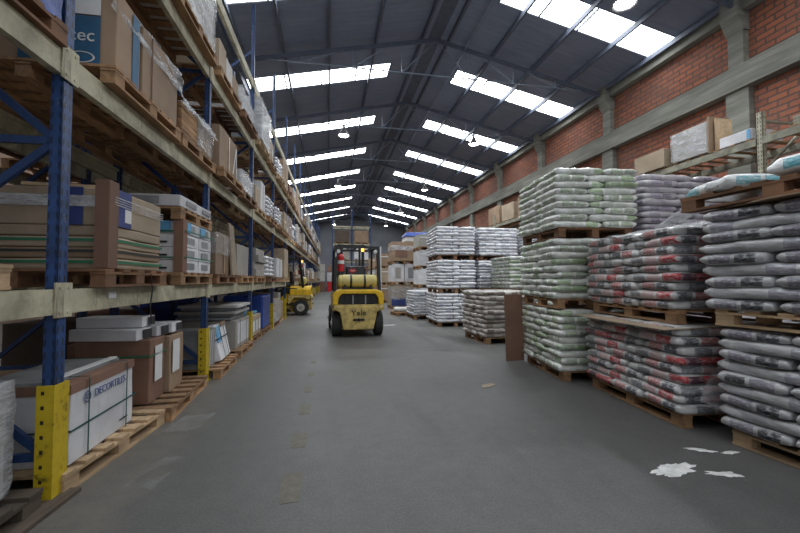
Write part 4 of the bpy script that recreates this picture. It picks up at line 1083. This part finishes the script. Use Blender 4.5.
    b = MB().box((0, 2.26, .28), (.95, .05, .08)).box((0, 2.26, .62), (.95, .05, .08))
    for q in range(6): b.box((-.4 + q * .16, 2.26, .85), (.025, .03, .42))
    b.box((0, 2.26, 1.05), (.85, .03, .03)).obj('load_backrest', M['blk'], parent=r)
    return r
forklift((.69, 8.8, 0), .03, 'yellow gas forklift seen from behind in the middle of the aisle')
forklift((-.62, 15.2, 0), PI / 2, 'yellow forklift side-on, backing out of the left rack')
# load stood in front of the forklift's mast: dark frame with bale
# ------------------------------------------------------------------ floor marks
for i, (yy, L_, w) in enumerate([(1.95, .2, .13), (2.55, .36, .13), (3.27, .3, .12), (4.02, .28, .11), (4.75, .26, .1), (5.5, .2, .09), (6.3, .2, .08)]):
    b = MB(); pts = []
    rr = random.Random(i)
    for k_ in range(14):
        a = 2 * PI * k_ / 14; q = 1 + rr.uniform(-.07, .05); pts.append((math.copysign(abs(math.cos(a)) ** .3, math.cos(a)) * w / 2 * q, math.copysign(abs(math.sin(a)) ** .3, math.sin(a)) * L_ / 2 * q))
    b.prism(pts, 2, .0, .002); o = b.obj('floor_dash', M['dash'], loc=(-.22, yy, 0.0)); tag(o, 'faded yellow dash painted on the floor, %s from the camera' % ORD[i], 'floor mark', 'faded dashes along the aisle')
def splat(name, cx, cy, R, seed, label, mat='spill', arms=9):
    rr = random.Random(seed); b = MB(); c = b.b.verts.new((0, 0, .004)); vs = []
    n_ = 44; ph = [rr.uniform(.2, 1) for _ in range(n_)]
    for k_ in range(n_):
        a = 2 * PI * k_ / n_; q = R * (.35 + .65 * (.5 * ph[k_] + .3 * ph[k_ - 1] + .2 * ph[k_ - 2]) ** 1.6); vs.append(b.b.verts.new((q * math.cos(a) * 2.3, q * math.sin(a) * .75, .0015)))
    for k_ in range(n_): b.b.faces.new((c, vs[k_], vs[(k_ + 1) % n_]))
    o = b.obj(name, M[mat], loc=(cx, cy, .001), rz=rr.uniform(-.5, .9)); tag(o, label, 'spill')
splat('powder_spill', 2.35, 2.30, .13, 3, 'splash of white powder on the floor before the nearest sacks')
splat('powder_spill', 2.62, 2.18, .07, 4, 'small tail of white powder beside the larger splash on the right floor')
splat('powder_spill', 2.8, 2.52, .06, 6, 'white powder specks at the corner of the nearest sack pallet')
splat('powder_spill', 2.98, 2.44, .05, 8, 'tiny white powder streak under the nearest sack pallet edge')
splat('powder_spill', 1.75, 11., .16, 9, 'pale scuff of powder on the floor before the white stacks')
o = MB().prism([(-.12, -.05), (-.05, .05), (.12, .06), (.13, -.03), (0, -.06)], 2, .002, .006).obj('paper_scrap', M['card2'], loc=(1.93, 4.5, 0)); o.rotation_euler.z = .4
tag(o, 'scrap of tan cardboard lying in the middle of the aisle floor', 'scrap')
film_sheet('plastic_scrap', [(-1.25, 2.72, .012), (-1.05, 2.66, .012), (-1.0, 3.1, .015), (-1.15, 3.1, .02)], 8, 10, 'scrap of clear plastic on the floor beside the pale pallet', 'film0', .012, 3)
film_sheet('plastic_scrap', [(-1.36, 3.55, .04), (-1.1, 3.6, .02), (-1.05, 4.0, .02), (-1.3, 4.0, .03)], 8, 8, 'trailing clear plastic on the floor by the banded cartons', 'film0', .02, 6)

# ------------------------------------------------------------------ light, world, camera
w = bpy.data.worlds.new('world'); bpy.context.scene.world = w; w.use_nodes = True
bg = w.node_tree.nodes['Background']; bg.inputs[0].default_value = (.75, .85, 1., 1); bg.inputs[1].default_value = .35
# daylight: added area lamp, unseen behind the camera, lifting the near end
def area(loc, rot, sx, sy, e, c=(1, 1, 1)):
    l = bpy.data.lights.new('fill_light', 'AREA'); l.shape = 'RECTANGLE'; l.size = sx; l.size_y = sy; l.energy = e; l.color = c
    o = bpy.data.objects.new('fill_light', l); col.objects.link(o); o.location = loc; o.rotation_euler = rot
area((2.2, -4.8, 3.2), (PI / 2 * 1.0, 0, 0), 6, 4, 60, (1, .97, .93))

f = 385.; vx, vy, cx, cy = 328., 280., 400., 266.5
pitch = math.atan((vy - cy) / f); yaw = math.atan2((cx - vx) * math.cos(pitch), f)
cam = bpy.data.cameras.new('camera'); co = bpy.data.objects.new('camera', cam); col.objects.link(co)
cam.sensor_width = 36; cam.lens = f / 800 * 36; cam.clip_start = .05; cam.clip_end = 200
co.location = (0, 0, 1.3); co.rotation_euler = (PI / 2 + pitch, 0, -yaw)
sc = bpy.context.scene; sc.camera = co
sc.view_settings.view_transform = 'Standard'; sc.view_settings.look = 'None'; sc.view_settings.exposure = 0.; sc.view_settings.gamma = 1.
